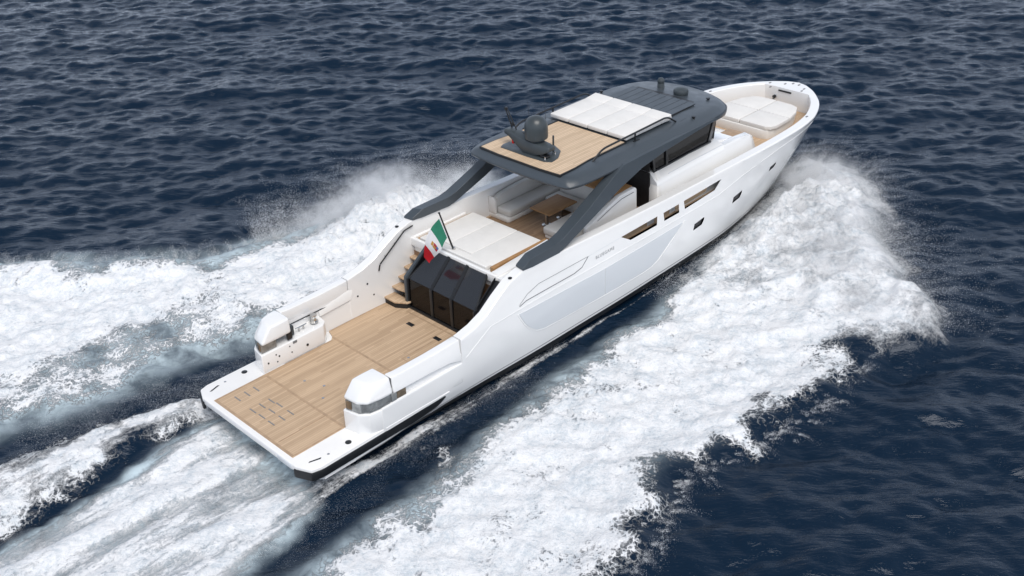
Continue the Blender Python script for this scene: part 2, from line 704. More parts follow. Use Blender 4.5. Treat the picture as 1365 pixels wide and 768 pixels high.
for s in (-1, 1):
    # boot stripe
    b = new_bm()
    hull_patch(b, s, lambda x: 0.37, lambda x: 0.04, 0.64, 25.4, 0.006, 110, 2)
    build("boot_stripe", b, 'black', hull)
    # rub strip
    b = new_bm()
    hull_patch(b, s, lambda x: lerp_tab([(0.2, .755), (3.9, 0.755), (4.75, 0.745)], x), lambda x: lerp_tab([(0.2, .53), (4.45, 0.53), (4.75, 0.73)], x), 2.66, 4.74, 0.028, 16, 2, 0.08)
    build("rub_strip", b, 'black', hull)
    b = new_bm()
    hull_line(b, s, [(2.66, 0.80), (4.9, 0.80)], lambda t: 0.09 * (1 - 0.8 * t * t), 0.012, 0.06)
    build("rub_ledge", b, 'white', hull)
    b = new_bm()
    hull_line(b, s, [(1.6, 0.43), (2.0, 0.44), (6.2, 0.45), (24.5, 0.47)], 0.02, 0.008)
    build("pinstripe", b, 'groove', hull)
    # long hull windows
    top = lambda x: lerp_tab([(7.72, 1.97), (11.5, 1.86), (15.44, 1.92)], x)
    bot = lambda x: smooth_tab([(7.72, 1.95), (7.95, 1.55), (8.15, 1.33), (8.45, 1.12), (8.8, 1.03), (11.5, 0.93), (13.3, 0.90), (13.8, 0.93), (14.15, 1.05), (14.45, 1.25), (15.44, 1.90)], x)
    for nm, xa, xb in (("hull_window", 7.73, 11.485), ("hull_window", 11.515, 15.42)):
        b = new_bm()
        hull_patch(b, s, top, bot, xa, xb, 0.014, 40, 10, 0.03)
        build(nm, b, 'bluegrey', hull)
    b = new_bm()
    lip = [(7.66, 1.97), (7.9, 1.55), (8.1, 1.3), (8.42, 1.07), (8.8, 0.98), (11.5, 0.88), (13.35, 0.85), (13.85, 0.88), (14.2, 1.0), (14.52, 1.22), (15.55, 1.93)]
    hull_line(b, s, lip, 0.03, 0.010, 0.04)
    build("window_lip", b, 'white', hull)
    # fashion line of the side vent
    b = new_bm()
    hull_line(b, s, [(7.75, 2.20), (8.05, 2.27), (10.1, 2.27), (10.45, 2.33), (10.75, 2.56)], 0.022, 0.008)
    hull_line(b, s, [(7.75, 2.24), (8.1, 2.45), (8.6, 2.58), (10.8, 2.57)], 0.009, 0.008)
    build("side_vent", b, 'groove', hull)
    b = new_bm()
    hull_line(b, s, [(10.75, 2.57), (12.35, 2.60)], 0.010, 0.004)
    build("bulwark_seam", b, 'bluegrey', hull)
    b = new_bm()
    hull_line(b, s, [(5.6, 1.55), (6.6, 2.09), (9, 2.13), (17.4, 2.13), (18.7, 2.32), (21.2, 2.58), (24, 2.70)], 0.03, 0.007, 0.03)
    build("knuckle_rail", b, 'white', hull)
    for px, pz in PORTHOLES:
        k = 0.86
        yy = hull_y(px, pz)
        poly = [(px + (x - px) * k, pz + (z - pz) * k) for x, z in porthole_poly(px, pz)]
        b = new_bm()
        a, c = sorted((s * (yy - 0.069), s * (yy - 0.045)))
        prism(b, poly, 'y', a, c, 0.006)
        ph = build("porthole", b, 'black_metal', hull)
        b = new_bm()
        poly = [(px + (x - px) * 0.62, pz + (z - pz) * 0.6) for x, z in porthole_poly(px, pz)]
        a, c = sorted((s * (yy - 0.046), s * (yy - 0.040)))
        prism(b, poly, 'y', a, c)
        build("pane", b, 'glass_black', ph)

# maker's lettering on both sides
for s in (-1, 1):
    cu = bpy.data.curves.new("lettering", 'FONT')
    cu.body = "BLUEGAME"
    cu.size = 0.15
    cu.space_character = 1.25
    cu.extrude = 0.003
    cu.align_x = 'CENTER'
    cu.align_y = 'CENTER'
    tmp = bpy.data.objects.new("tmp", cu)
    o = bpy.data.objects.new("lettering", bpy.data.meshes.new_from_object(tmp))
    bpy.data.objects.remove(tmp)
    COL.objects.link(o)
    y = hull_y(11.5, 2.39)
    tilt = math.atan2(hull_y(11.5, 2.5) - hull_y(11.5, 2.25), 0.25)
    o.location = (11.52, s * (y + 0.008), 2.385)
    o.rotation_euler = (R(90) - s * 0 + (-tilt if s < 0 else tilt) * -1 * (1 if s < 0 else 1), 0, 0 if s < 0 else R(180))
    o.data.materials.clear()
    o.data.materials.append(M['letter'])
    o.parent = hull

# ------------------------------------------------------------------ swim platform and aft deck
b = new_bm()
plat = [(0.12, -2.2), (0.30, -2.62), (0.55, -2.69), (2.66, -2.69), (2.66, 2.69), (0.55, 2.69), (0.30, 2.62), (0.12, 2.2)]
prism(b, plat, 'z', 0.66, 0.845, 0.03, 3)
prism(b, [(0.32, -2.1), (0.5, -2.5), (2.1, -2.55), (2.1, 2.55), (0.5, 2.5), (0.32, 2.1)], 'z', 0.40, 0.665, 0.02)
platform = build("swim_platform", b, 'nonskid', yacht)
for s in (-1, 1):
    b = new_bm()
    pts = [(0.125, 2.14), (0.13, 2.21), (0.30, 2.62), (0.55, 2.69), (2.6, 2.69), (2.66, 2.69)]
    rings = []
    for i, (x, y) in enumerate(pts):
        a = Vector(pts[max(i - 1, 0)])
        c = Vector(pts[min(i + 1, len(pts) - 1)])
        t = (c - a).normalized()
        nrm = Vector((-t.y, t.x))
        if i == 0:
            nrm = Vector((-1, 0))
        o_ = Vector((x, y)) + nrm * 0.042
        i_ = Vector((x, y)) - nrm * 0.03
        rings.append([(o_.x, s * o_.y, 0.53), (o_.x, s * o_.y, 0.755), (i_.x, s * i_.y, 0.755), (i_.x, s * i_.y, 0.53)])
    loft(b, rings, bev=0.008)
    build("corner_fender", b, 'black', platform)
    b = new_bm()
    prism(b, [(0.42, s * 2.33), (0.47, s * 2.30), (0.78, s * 2.39), (0.73, s * 2.43)], 'z', 0.84, 0.849, 0.0)
    build("drain_slot", b, 'black', platform)
    b = new_bm()
    lathe(b, [(0.085, 0), (0.085, 0.012), (0.06, 0.016), (0, 0.016)], (1.62, s * 2.42, 0.842), 20)
    build("deck_filler", b, 'black_metal', platform)
    b = new_bm()
    lathe(b, [(0.035, 0), (0.035, 0.01), (0, 0.012)], (0.98, s * 2.42, 0.842), 14)
    build("deck_cap", b, 'steel', platform)
b = new_bm()
prism(b, [(0.10, -2.02), (0.10, -1.40), (0.15, -1.40), (0.15, -2.02)], 'z', 0.675, 0.82, 0.01)
build("ladder_cover", b, 'bluegrey', platform)

b = new_bm()
teak_poly = [(0.27, -1.86), (1.98, -1.86), (4.3, -1.86), (4.45, -2.02), (4.55, -2.32), (7.9, -2.36), (7.9, 2.36), (4.55, 2.32), (4.45, 2.02), (4.3, 1.86), (1.98, 1.86), (0.27, 1.86)]
prism(b, teak_poly, 'z', 0.80, 0.856)
aft_deck = build("aft_teak_deck", b, 'teak', yacht)
b = new_bm()
for xa, ya, xb, yb, wd in ((1.93, -1.85, 1.93, 1.85, 0.07), (4.42, -1.95, 4.42, 1.95, 0.07),
                           (0.31, -1.83, 0.31, 1.83, 0.07), (0.36, 1.82, 1.85, 1.82, 0.05), (0.36, -1.82, 1.85, -1.82, 0.05),
                           (2.0, 1.82, 4.3, 1.82, 0.05), (2.0, -1.82, 4.3, -1.82, 0.05), (0.4, -1.05, 1.88, -1.05, 0.035),
                           (5.05, -0.5, 6.35, -0.5, 0.035), (5.05, -1.45, 6.35, -1.45, 0.035), (5.05, -1.45, 5.05, -0.5, 0.035), (6.35, -1.45, 6.35, -0.5, 0.035),
                           (4.6, 2.29, 6.7, 2.29, 0.05), (4.6, -2.29, 7.0, -2.29, 0.05), (6.85, -1.5, 6.85, 1.4, 0.05)):
    if xa == xb:
        box(b, xa - wd / 2, xa + wd / 2, ya, yb, 0.853, 0.860)
    else:
        box(b, xa, xb, ya - wd / 2, ya + wd / 2, 0.853, 0.8605)
build("deck_margin", b, 'teak_trim', aft_deck)
# slotted drains of the tender lift
for (sx, sy) in ((0.75, 1.42), (1.06, 1.42), (1.36, 1.42), (0.72, 0.62), (1.02, 0.62), (1.32, 0.62), (0.74, 0.22), (1.06, 0.22), (1.36, 0.30), (0.74, -0.22), (1.06, -0.25), (1.36, -0.22)):
    b = new_bm()
    box(b, sx - 0.018, sx + 0.018, sy - 0.15, sy + 0.15, 0.855, 0.860, 0.0)
    slot = build("deck_slot", b, 'groove', aft_deck)
for (sx, sy) in ((6.42, 0.72), (6.42, -0.50)):
    b = new_bm()
    box(b, sx - 0.07, sx + 0.07, sy - 0.14, sy + 0.14, 0.855, 0.864, 0.004)
    box(b, sx - 0.035, sx + 0.035, sy - 0.04, sy + 0.04, 0.864, 0.869, 0.0)
    build("deck_hinge", b, 'black_metal', aft_deck)
for (sx, sy) in ((2.5, 0.72), (2.72, 0.1), (2.35, -0.35), (5.2, -0.62), (5.2, -1.2)):
    b = new_bm()
    lathe(b, [(0.04, 0), (0.04, 0.006), (0, 0.008)], (sx, sy, 0.856), 14)
    build("lifting_eye", b, 'steel', aft_deck)

# ------------------------------------------------------------------ stern quarters (the two towers with their recessed lights)
for s in (-1, 1):
    def Y(v):
        return s * v
    # lower housing
    b = new_bm()
    low = [(1.93, Y(1.88)), (2.02, Y(2.40)), (2.22, Y(2.62)), (2.6, Y(2.69)), (5.43, Y(2.695)), (5.43, Y(2.40)), (4.36, Y(2.395)), (4.28, Y(2.05)), (4.1, Y(1.89))]
    prism(b, low, 'z', 0.83, 1.45, 0.035, 3)
    quarter = build("stern_quarter", b, 'white', yacht)
    # recessed band
    b = new_bm()
    prism(b, [(1.99, Y(1.95)), (2.08, Y(2.38)), (2.28, Y(2.58)), (2.62, Y(2.64)), (3.42, Y(2.655)), (3.42, Y(2.42)), (2.5, Y(2.35)), (2.5, Y(1.95))], 'z', 1.445, 1.745)
    band = build("light_band", b, 'tinted', quarter)
    b = new_bm()
    prism(b, [(1.965, Y(2.0)), (2.0, Y(2.16)), (2.03, Y(2.16)), (2.0, Y(1.99))], 'z', 1.52, 1.74)
    build("lens", b, 'bronze', band)
    b = new_bm()
    prism(b, [(3.15, Y(2.66)), (3.44, Y(2.672)), (3.44, Y(2.63)), (3.15, Y(2.63))], 'z', 1.50, 1.73)
    build("lens", b, 'bronze', band)
    b = new_bm()
    prism(b, [(2.95, Y(2.668)), (3.12, Y(2.672)), (3.12, Y(2.6)), (2.95, Y(2.6))], 'z', 1.49, 1.76)
    prism(b, [(2.3, Y(2.592)), (2.6, Y(2.66)), (2.9, Y(2.668)), (2.9, Y(2.65)), (2.6, Y(2.63)), (2.32, Y(2.57))], 'z', 1.495, 1.54)
    build("lens_frame", b, 'steel', band)
    # cap piece over the band
    b = new_bm()
    rings = []
    ring0 = [(1.98, 1.86), (2.03, 2.36), (2.22, 2.60), (2.6, 2.68), (3.012, 2.70), (3.015, 2.40), (3.0, 1.87), (2.5, 1.86)]
    ring1 = [(2.00, 1.86), (2.06, 2.36), (2.26, 2.59), (2.62, 2.68), (3.0, 2.70), (3.02, 2.40), (3.0, 1.87), (2.5, 1.86)]
    ring2 = [(2.30, 1.88), (2.36, 2.30), (2.46, 2.50), (2.70, 2.585), (3.0, 2.615), (3.02, 2.38), (3.0, 1.90), (2.6, 1.88)]
    for rg, z in ((ring0, 1.725), (ring1, 1.83), (ring2, 2.22)):
        rings.append([(x, Y(y), z) for x, y in rg])
    loft(b, rings, bev=0.075, seg=4)
    build("tower_cap", b, 'white', quarter)
    # wing wall running forward from the cap
    b = new_bm()
    rings = []
    for x, yo_b, yo_t, zb, zt in ((3.022, 2.705, 2.62, 1.74, 2.20), (3.3, 2.71, 2.62, 1.73, 2.17), (4.3, 2.71, 2.63, 1.70, 2.16), (5.0, 2.71, 2.64, 1.66, 2.18), (5.435, 2.71, 2.64, 1.52, 2.20)):
        rings.append([(x, Y(2.38), zb), (x, Y(yo_b), zb), (x, Y(yo_t), zt), (x, Y(2.36), zt)])
    loft(b, rings, bev=0.025, seg=3)
    build("wing_bulwark", b, 'white', quarter)
    b = new_bm()
    rings = []
    for x, yo in ((3.0, 2.55), (3.6, 2.58), (4.9, 2.62), (5.44, 2.69)):
        rings.append([(x, Y(2.375), 1.47), (x, Y(yo), 1.47), (x, Y(yo), 1.76), (x, Y(2.375), 1.76)])
    loft(b, rings)
    build("wing_recess", b, 'white', quarter)
    b = new_bm()
    box(b, 4.05, 5.05, min(Y(2.60), Y(2.64)), max(Y(2.60), Y(2.64)), 1.685, 1.705)
    box(b, 3.3, 4.6, min(Y(2.350), Y(2.38)), max(Y(2.350), Y(2.38)), 1.66, 1.68)
    build("recess_slot", b, 'black', quarter)
    # inner recess ramp in the wing wall
    b = new_bm()
    hexa(b, [(4.3, Y(2.30), 1.49), (5.5, Y(2.33), 1.52), (5.5, Y(2.37), 1.52), (4.3, Y(2.37), 1.49),
             (4.3, Y(2.355), 1.64), (5.6, Y(2.352), 1.86), (5.6, Y(2.37), 1.88), (4.3, Y(2.37), 1.66)])
    build("wing_ramp", b, 'white_matt', quarter)
    # seam on the cap
    b = new_bm()
    box(b, 3.012, 3.024, min(Y(2.40), Y(2.63)), max(Y(2.40), Y(2.63)), 1.9, 2.17)
    build("cap_seam", b, 'groove', quarter)
    # mooring gear on the ledge: warping winch, cleat, rollers
    b = new_bm()
    lathe(b, [(0.13, 0), (0.13, 0.03), (0.08, 0.05), (0.065, 0.12), (0.075, 0.19), (0.10, 0.22), (0.10, 0.245), (0, 0.255)], (4.0, Y(2.2), 1.49), 24)
    build("warping_winch", b, 'steel', quarter)
    b = new_bm()
    for dx in (-0.08, 0.08):
        lathe(b, [(0.03, 0), (0.025, 0.09), (0, 0.09)], (3.5 + dx, Y(2.15), 1.49), 12)
    tube(b, [(3.3, Y(2.15), 1.60), (3.42, Y(2.15), 1.585), (3.58, Y(2.15), 1.585), (3.70, Y(2.15), 1.60)], [0.015, 0.024, 0.024, 0.015])
    build("mooring_cleat", b, 'steel', quarter)
    b = new_bm()
    box(b, 3.06, 3.2, min(Y(2.05), Y(2.3)), max(Y(2.05), Y(2.3)), 1.49, 1.80, 0.02)
    build("fairlead", b, 'grey_matt', quarter)
    b = new_bm()
    box(b, 2.88, 3.04, min(Y(1.92), Y(2.0)), max(Y(1.92), Y(2.0)), 1.50, 1.76, 0.01)
    build("roller_block", b, 'black_metal', quarter)
    # small sockets, switches and drains on the inner face
    for (x, z, r_) in ((2.12, 1.12, .028), (2.4, 1.27, .022), (2.5, 1.18, .026), (2.42, 1.03, .022), (2.88, 1.32, .02), (2.93, 1.1, .02), (3.48, 1.08, .04)):
        b = new_bm()
        tube(b, [(x, Y(1.90), z), (x, Y(1.872), z)], r_, 12)
        build("panel_socket", b, 'black_metal', quarter)
    b = new_bm()
    box(b, 3.0, 3.14, min(Y(1.90), Y(1.874)), max(Y(1.90), Y(1.874)), 1.34, 1.42, 0.004)
    build("switch_plate", b, 'groove', quarter)
    b = new_bm()
    box(b, 2.05, 2.5, min(Y(1.90), Y(1.878)), max(Y(1.90), Y(1.878)), 0.89, 0.90)
    box(b, 2.05, 2.3, min(Y(1.90), Y(1.878)), max(Y(1.90), Y(1.878)), 0.92, 0.928)
    build("maker_plate", b, 'bluegrey', quarter)

# fittings along the inner bulwark beside the stairs
for s in (-1, 1):
    for (x, z) in ((5.75, 1.52), (6.15, 1.78), (6.35, 1.32)):
        y = hull_y(x, zg(x) - 0.06) - 0.355
        b = new_bm()
        tube(b, [(x, s * (y + 0.05), z), (x, s * (y - 0.012), z)], 0.03, 12)
        build("bulwark_light", b, 'black_metal', hull)
    b = new_bm()
    lathe(b, [(0.06, 0), (0.06, 0.02), (0.04, 0.03), (0, 0.03)], (7.62, s * 2.5, 3.115), 16)
    build("cap_light", b, 'black_metal', hull)

# ------------------------------------------------------------------ main deck, coaming, stairs, glazed lounge
b = new_bm()
prism(b, [(8.7, -1.9), (8.7, 1.9), (8.7, 2.30), (22, 2.30), (24, 1.95), (25.72, 0.98), (25.72, -0.98), (24, -1.95), (22, -2.30), (8.7, -2.30)], 'z', 2.09, 2.135)
build("main_teak_deck", b, 'teak_dark', yacht)
b = new_bm()
prism(b, [(21.0, -2.29), (22, -2.29), (24, -1.94), (25.70, -0.97), (25.70, 0.97), (24, 1.94), (22, 2.29), (21.0, 2.29)], 'z', 2.12, 2.142)
build("bow_teak_deck", b, 'teak', yacht)
for s in (-1, 1):
    b = new_bm()
    prism(b, [(10.8, s * 2.20), (10.8, s * 2.31), (21.0, s * 2.31), (21.0, s * 1.9), (15.6, s * 1.9)], 'z', 2.12, 2.1415)
    build("side_teak_deck", b, 'teak', yacht)

# sun pad plinth with its white coaming
b = new_bm()
prism(b, [(8.05, -1.45), (8.05, 2.26), (10.55, 2.26), (10.55, -1.45)], 'z', 2.0, 2.56, 0.03)
plinth = build("sunpad_plinth", b, 'white', yacht)
b = new_bm()
prism(b, [(7.96, -1.50), (7.96, 2.30), (8.08, 2.30), (8.08, -1.50)], 'z', 2.40, 2.68, 0.03, 3)
prism(b, [(8.085, 2.22), (8.085, 2.31), (10.3, 2.31), (10.3, 2.22)], 'z', 2.40, 2.67, 0.02, 3)
hexa(b, [(7.96, -1.52, 2.3), (10.5, -1.55, 2.3), (10.5, -1.20, 2.3), (8.085, -1.20, 2.3),
         (7.96, -1.55, 2.66), (10.5, -1.60, 2.72), (10.5, -1.22, 2.78), (8.085, -1.22, 2.66)], 0.02)
build("coaming", b, 'white', plinth)
b = new_bm()
box(b, 8.12, 10.5, 2.06, 2.21, 2.50, 2.60, 0.0)
build("coaming_trim", b, 'teak_trim', plinth)
b = new_bm()
box(b, 8.2, 10.55, -1.19, -1.06, 2.50, 2.72, 0.0)
build("coaming_trim", b, 'teak_edge', plinth)
# white bulkhead under the plinth, hidden behind the lounge glass
b = new_bm()
prism(b, [(8.04, -2.32), (8.04, 2.32), (8.6, 2.32), (8.6, -2.32)], 'z', 0.83, 2.2)
build("lounge_bulkhead", b, 'wood_wall', yacht)
b = new_bm()
prism(b, [(8.0, -2.32), (8.6, -2.32), (8.6, -1.5), (8.0, -1.5)], 'z', 2.2, 2.62, 0.02)
build("stair_landing", b, 'white', yacht)

# glazed lounge under the sun pad
lounge = None
b = new_bm()
box(b, 7.02, 7.14, -1.55, 1.52, 0.845, 0.93, 0.006)          # bottom rail
for s in (-1, 1):
    box(b, 7.03, 7.13, s * 1.50 - 0.035, s * 1.50 + 0.035, 0.90, 1.88, 0.006)
    tube(b, [(7.13, s * 1.50, 1.86), (8.02, s * 1.12, 2.61)], 0.045, 6)
box(b, 7.98, 8.06, -1.25, 1.2, 2.55, 2.65, 0.006)
lounge = build("glazed_lounge", b, 'black', yacht)
kx, kz = 7.12, 1.88
for ya, yb, ta, tb in ((1.47, 0.44, 1.08, 0.52), (0.40, -0.46, 0.48, -0.30), (-0.50, -1.47, -0.34, -1.14)):
    b = new_bm()
    hexa(b, [(7.07, ya, 0.93), (7.085, ya, 0.93), (7.085, yb, 0.93), (7.07, yb, 0.93),
             (7.09, ya, kz), (7.105, ya, kz), (7.105, yb, kz), (7.09, yb, kz)])
    build("lower_pane", b, 'glass', lounge)
    b = new_bm()
    hexa(b, [(7.10, ya, kz), (7.11, ya, kz - 0.012), (7.11, yb, kz - 0.012), (7.10, yb, kz),
             (8.0, ta, 2.62), (8.01, ta, 2.608), (8.01, tb, 2.608), (8.0, tb, 2.62)])
    build("sloping_pane", b, 'glass_top', lounge)
for yk_, yt_ in ((0.42, 0.50), (-0.48, -0.32)):
    b = new_bm()
    box(b, 7.05, 7.10, yk_ - 0.055, yk_ + 0.055, 0.93, kz, 0.004)
    hexa(b, [(7.08, yk_ + 0.055, kz - 0.02), (7.09, yk_ - 0.055, kz - 0.03), (8.0, yt_ - 0.055, 2.60), (7.99, yt_ + 0.055, 2.60),
             (7.075, yk_ + 0.055, kz + 0.012), (7.08, yk_ - 0.055, kz + 0.012), (7.99, yt_ - 0.055, 2.64), (7.98, yt_ + 0.055, 2.64)])
    build("mullion", b, 'black', lounge)
for s in (-1, 1):
    b = new_bm()
    prism(b, [(7.1, 0.86), (8.04, 0.86), (8.04, 2.62), (7.98, 2.62), (7.1, 1.9)], 'y', s * 1.49 - 0.012, s * 1.49 + 0.012)
    build("side_panel", b, 'black', lounge)
    if s < 0:                       # added black box paints in the dark of the starboard stair void
        b = new_bm()
        prism(b, [(7.06, 0.86), (8.03, 0.86), (8.03, 2.52), (7.95, 2.54), (7.06, 1.78)], 'y', -2.33, -1.52, 0.02)
        build("stair_void_shade", b, 'black', lounge)
        continue
    # stair stringer: a thick dark rail that follows the flight
    b = new_bm()
    prism(b, [(6.98, 0.86), (7.18, 0.86), (8.1, 2.0), (8.15, 2.62), (7.95, 2.64), (7.0, 1.95)], 'y', min(s * 1.50, s * 1.60), max(s * 1.50, s * 1.60), 0.02)
    build("stair_stringer", b, 'grey_paint', lounge)

b = new_bm()
box(b, 7.2, 8.0, -1.3, 1.3, 0.858, 1.20, 0.03)
box(b, 7.72, 8.0, -1.3, 1.3, 1.205, 1.62, 0.04)
build("lounge_seat", b, 'leather', lounge)

for s in (1,):
    steps = [(6.72, 1.085), (7.05, 1.325), (7.32, 1.565), (7.58, 1.805), (7.84, 2.045), (8.08, 2.285)]
    stair = None
    for i, (sx, sz) in enumerate(steps):
        b = new_bm()
        if i == 0:
            poly = [(sx, 2.32), (sx, 1.80), (sx + 0.22, 1.46), (sx + 0.36, 1.42), (sx + 0.42, 2.32)]
        else:
            poly = [(sx, 2.34), (sx, 2.0), (sx + 0.08, 1.62), (sx + 0.36, 1.62), (sx + 0.36, 2.34)]
        prism(b, [(x, s * y) for x, y in poly], 'z', sz - 0.055, sz, 0.01)
        if stair is None:
            stair = build("staircase", b, 'teak', yacht)
        else:
            build("tread", b, 'teak', stair)
    b = new_bm()
    prism(b, [(x, s * y) for x, y in [(6.75, 2.31), (6.75, 1.82), (6.95, 1.50), (7.1, 1.46), (7.2, 2.31)]], 'z', 0.858, 1.028)
    build("bottom_riser", b, 'black', stair)
    b = new_bm()
    for i, (sx, sz) in enumerate(steps[1:]):
        box(b, sx + 0.20, sx + 0.34, min(s * 1.62, s * 2.30), max(s * 1.62, s * 2.30), sz - 0.24, sz - 0.06)
    build("riser", b, 'black', stair)
    # hand rail
    b = new_bm()
    pts = arc_path([(6.62, s * 2.30, 2.05), (6.64, s * 2.25, 2.28), (7.70, s * 2.25, 3.03), (8.05, s * 2.25, 3.07)], 0.06, 3)
    tube(b, pts, 0.022, 8)
    for x, z in ((6.9, 2.46), (7.3, 2.75), (7.68, 3.01)):
        tube(b, [(x, s * 2.25, z), (x, s * 2.36, z - 0.02)], 0.014, 6)
    build("hand_rail", b, 'black_metal', yacht)

# ------------------------------------------------------------------ arch legs
for s in (-1, 1):
    b = new_bm()
    secs = [  # bottom outer, top outer, top inner, bottom inner   (x, y, z)
        ((8.02, 2.63, 3.23), (8.04, 2.62, 3.30), (8.10, 2.28, 3.30), (8.08, 2.27, 3.23)),
        ((8.42, 2.64, 3.19), (8.38, 2.60, 3.44), (8.50, 2.25, 3.47), (8.45, 2.25, 3.19)),
        ((9.55, 2.63, 3.17), (9.45, 2.59, 3.46), (9.55, 2.22, 3.49), (9.60, 2.22, 3.17)),
        ((9.98, 2.62, 3.30), (9.80, 2.58, 3.54), (9.92, 2.20, 3.58), (10.02, 2.21, 3.28)),
        ((11.2, 2.58, 3.72), (10.95, 2.53, 4.0), (11.06, 2.15, 4.06), (11.22, 2.17, 3.70)),
        ((12.5, 2.52, 4.17), (12.18, 2.47, 4.60), (12.28, 2.18, 4.67), (12.5, 2.24, 4.14)),
        ((13.6, 2.47, 4.45), (12.75, 2.435, 4.83), (12.85, 2.2, 4.885), (13.5, 2.16, 4.42)),
        ((14.9, 2.44, 4.62), (13.6, 2.42, 4.84), (13.7, 2.2, 4.89), (14.7, 2.1, 4.6)),
        ((16.6, 2.38, 4.71), (15.5, 2.395, 4.835), (15.5, 2.2, 4.875), (16.4, 2.1, 4.69)),
        ((18.2, 2.20, 4.66), (17.6, 2.29, 4.785), (17.6, 2.1, 4.80), (18.0, 2.0, 4.66)),
    ]
    loft(b, [[(x, s * y, z) for x, y, z in q] for q in secs], bev=0.006, seg=1)
    build("arch_leg", b, 'grey_paint', yacht, smooth=16)

# ------------------------------------------------------------------ hardtop
def roof_outline():
    h = [(10.39, 0.0), (10.40, 0.6), (10.42, 1.2), (10.46, 1.75), (10.52, 2.06), (10.62, 2.17), (10.95, 2.29), (11.4, 2.34), (12.2, 2.36), (13.5, 2.38), (15, 2.36), (16.5, 2.32),
         (17.6, 2.25), (18.3, 2.14), (18.75, 2.0), (19.08, 1.80), (19.32, 1.45), (19.5, 1.0), (19.62, 0.5), (19.66, 0.0)]
    return h + [(x, -y) for x, y in h[-2:0:-1]]


def roof_dz(x):
    return -0.16 * max(0.0, (x - 17.2) / 2.4)**1.6 - 0.03 * max(0, (11.6 - x) / 1.2)**2 


RO = roof_outline()
b = new_bm()
rings = []
for (sc, scx, z, nose) in ((0.80, 0.94, 4.66, 1), (0.93, 0.975, 4.655, 1), (0.985, 0.992, 4.70, 1), (1.0, 1.0, 4.76, 0.6), (1.0, 1.0, 4.79, 0.1), (0.988, 0.995, 4.84, 0), (0.95, 0.985, 4.915, 0), (0.90, 0.972, 4.968, 0), (0.875, 0.965, 4.988, 0), (0.84, 0.955, 5.005, 0), (0.5, 0.7, 5.03, 0), (0.2, 0.4, 5.035, 0)):
    rings.append([(15.0 + (x - 15.0) * scx, y * sc, z + roof_dz(15 + (x - 15) * scx) - nose * 0.15 * max(0, min(1, (x - 16.8) / 2.4))) for x, y in RO])
loft(b, rings)
roof = build("hardtop", b, 'grey_paint', yacht, smooth=28)
b = new_bm()
prism(b, [(11.4, -1.7), (11.4, 1.7), (18.2, 1.65), (18.5, 1.3), (18.5, -1.3), (18.2, -1.65)], 'z', 4.62, 4.69, 0.0)
build("headliner", b, 'white_matt', roof)


def roof_sheet(name, poly, z0, z1, mat, parent, bev=0.0):
    bb = new_bm()
    prism(bb, poly, 'z', z0, z1, bev)
    return build(name, bb, mat, parent)


half = [(10.60, 0.0), (10.60, 0.9), (10.66, 1.70), (11.3, 1.70), (12.0, 1.63), (13.75, 1.63)]
poly = half + [(x, -y) for x, y in half[::-1] if y > 0]
roof_sheet("roof_teak", poly, 5.0, 5.052, 'teak_roof', roof)
half = [(10.565, 0.0), (10.565, 0.91), (10.62, 1.745), (11.31, 1.745), (12.0, 1.675), (13.8, 1.675)]
poly = half + [(x, -y) for x, y in half[::-1] if y > 0]
roof_sheet("teak_border", poly, 4.98, 5.043, 'black', roof)
# skylight panel with its louvre blades, and the dark panel beside the port rail
b = new_bm()
prism(b, [(16.45, -1.42), (17.75, -1.36), (17.95, -1.2), (18.0, 0.0), (17.95, 1.2), (17.75, 1.36), (16.45, 1.42)], 'z', 5.0, 5.062, 0.008)
sk = build("skylight", b, 'black', roof)
b = new_bm()
for i in range(9):
    y = -1.24 + i * 0.31
    hexa(b, [(16.5, y - 0.135, 5.060), (17.82, y - 0.13, 5.035), (17.82, y + 0.13, 5.035), (16.5, y + 0.135, 5.060),
             (16.5, y - 0.135, 5.068), (17.82, y - 0.13, 5.066), (17.82, y + 0.13, 5.080), (16.5, y + 0.135, 5.084)])
build("louvre", b, 'grey_paint', sk)
roof_sheet("side_hatch", [(12.55, 1.22), (13.75, 1.22), (13.75, 1.72), (12.55, 1.72)], 5.04, 5.062, 'black', roof, 0.005)
roof_sheet("hatch_lid", [(12.62, 1.27), (13.70, 1.27), (13.70, 1.68), (12.62, 1.68)], 5.055, 5.072, 'grey_paint', roof, 0.004)
# drip grooves
for s in (-1, 1):
    b = new_bm()
    tube(b, [(16.3, s * 1.86, 4.995), (17.2, s * 1.82, 4.985), (18.0, s * 1.74, 4.945), (18.6, s * 1.62, 4.885)], 0.018, 6)
    build("drip_rail", b, 'black', roof)
    b = new_bm()
    pts = arc_path([(12.05, s * 1.78, 5.0), (12.5, s * 1.78, 5.27), (15.75, s * 1.78, 5.33), (16.2, s * 1.78, 5.02)], 0.22, 5)
    tube(b, pts, 0.032, 8)
    for x in (14.1,):
        tube(b, [(x, s * 1.78, 5.0), (x, s * 1.78, 5.28)], 0.028, 8)
    box(b, 14.02, 14.3, s * 1.78 - 0.03, s * 1.78 + 0.03, 5.0, 5.035, 0.004)
    build("roof_rail", b, 'black_metal', roof)
    for (x, y) in ((14.6, 2.10),):
        b = new_bm()
        lathe(b, [(0.013, -0.05), (0.013, 0.004), (0, 0.005)], (x, s * y, 4.965), 12)
        build("deck_light", b, 'steel', roof)
for (x, y) in ((10.50, 0.15), (10.83, -2.02)):
    b = new_bm()
    lathe(b, [(0.013, -0.05), (0.013, 0.004), (0, 0.005)], (x, y, 4.855), 12)
    build("deck_light", b, 'steel', roof)
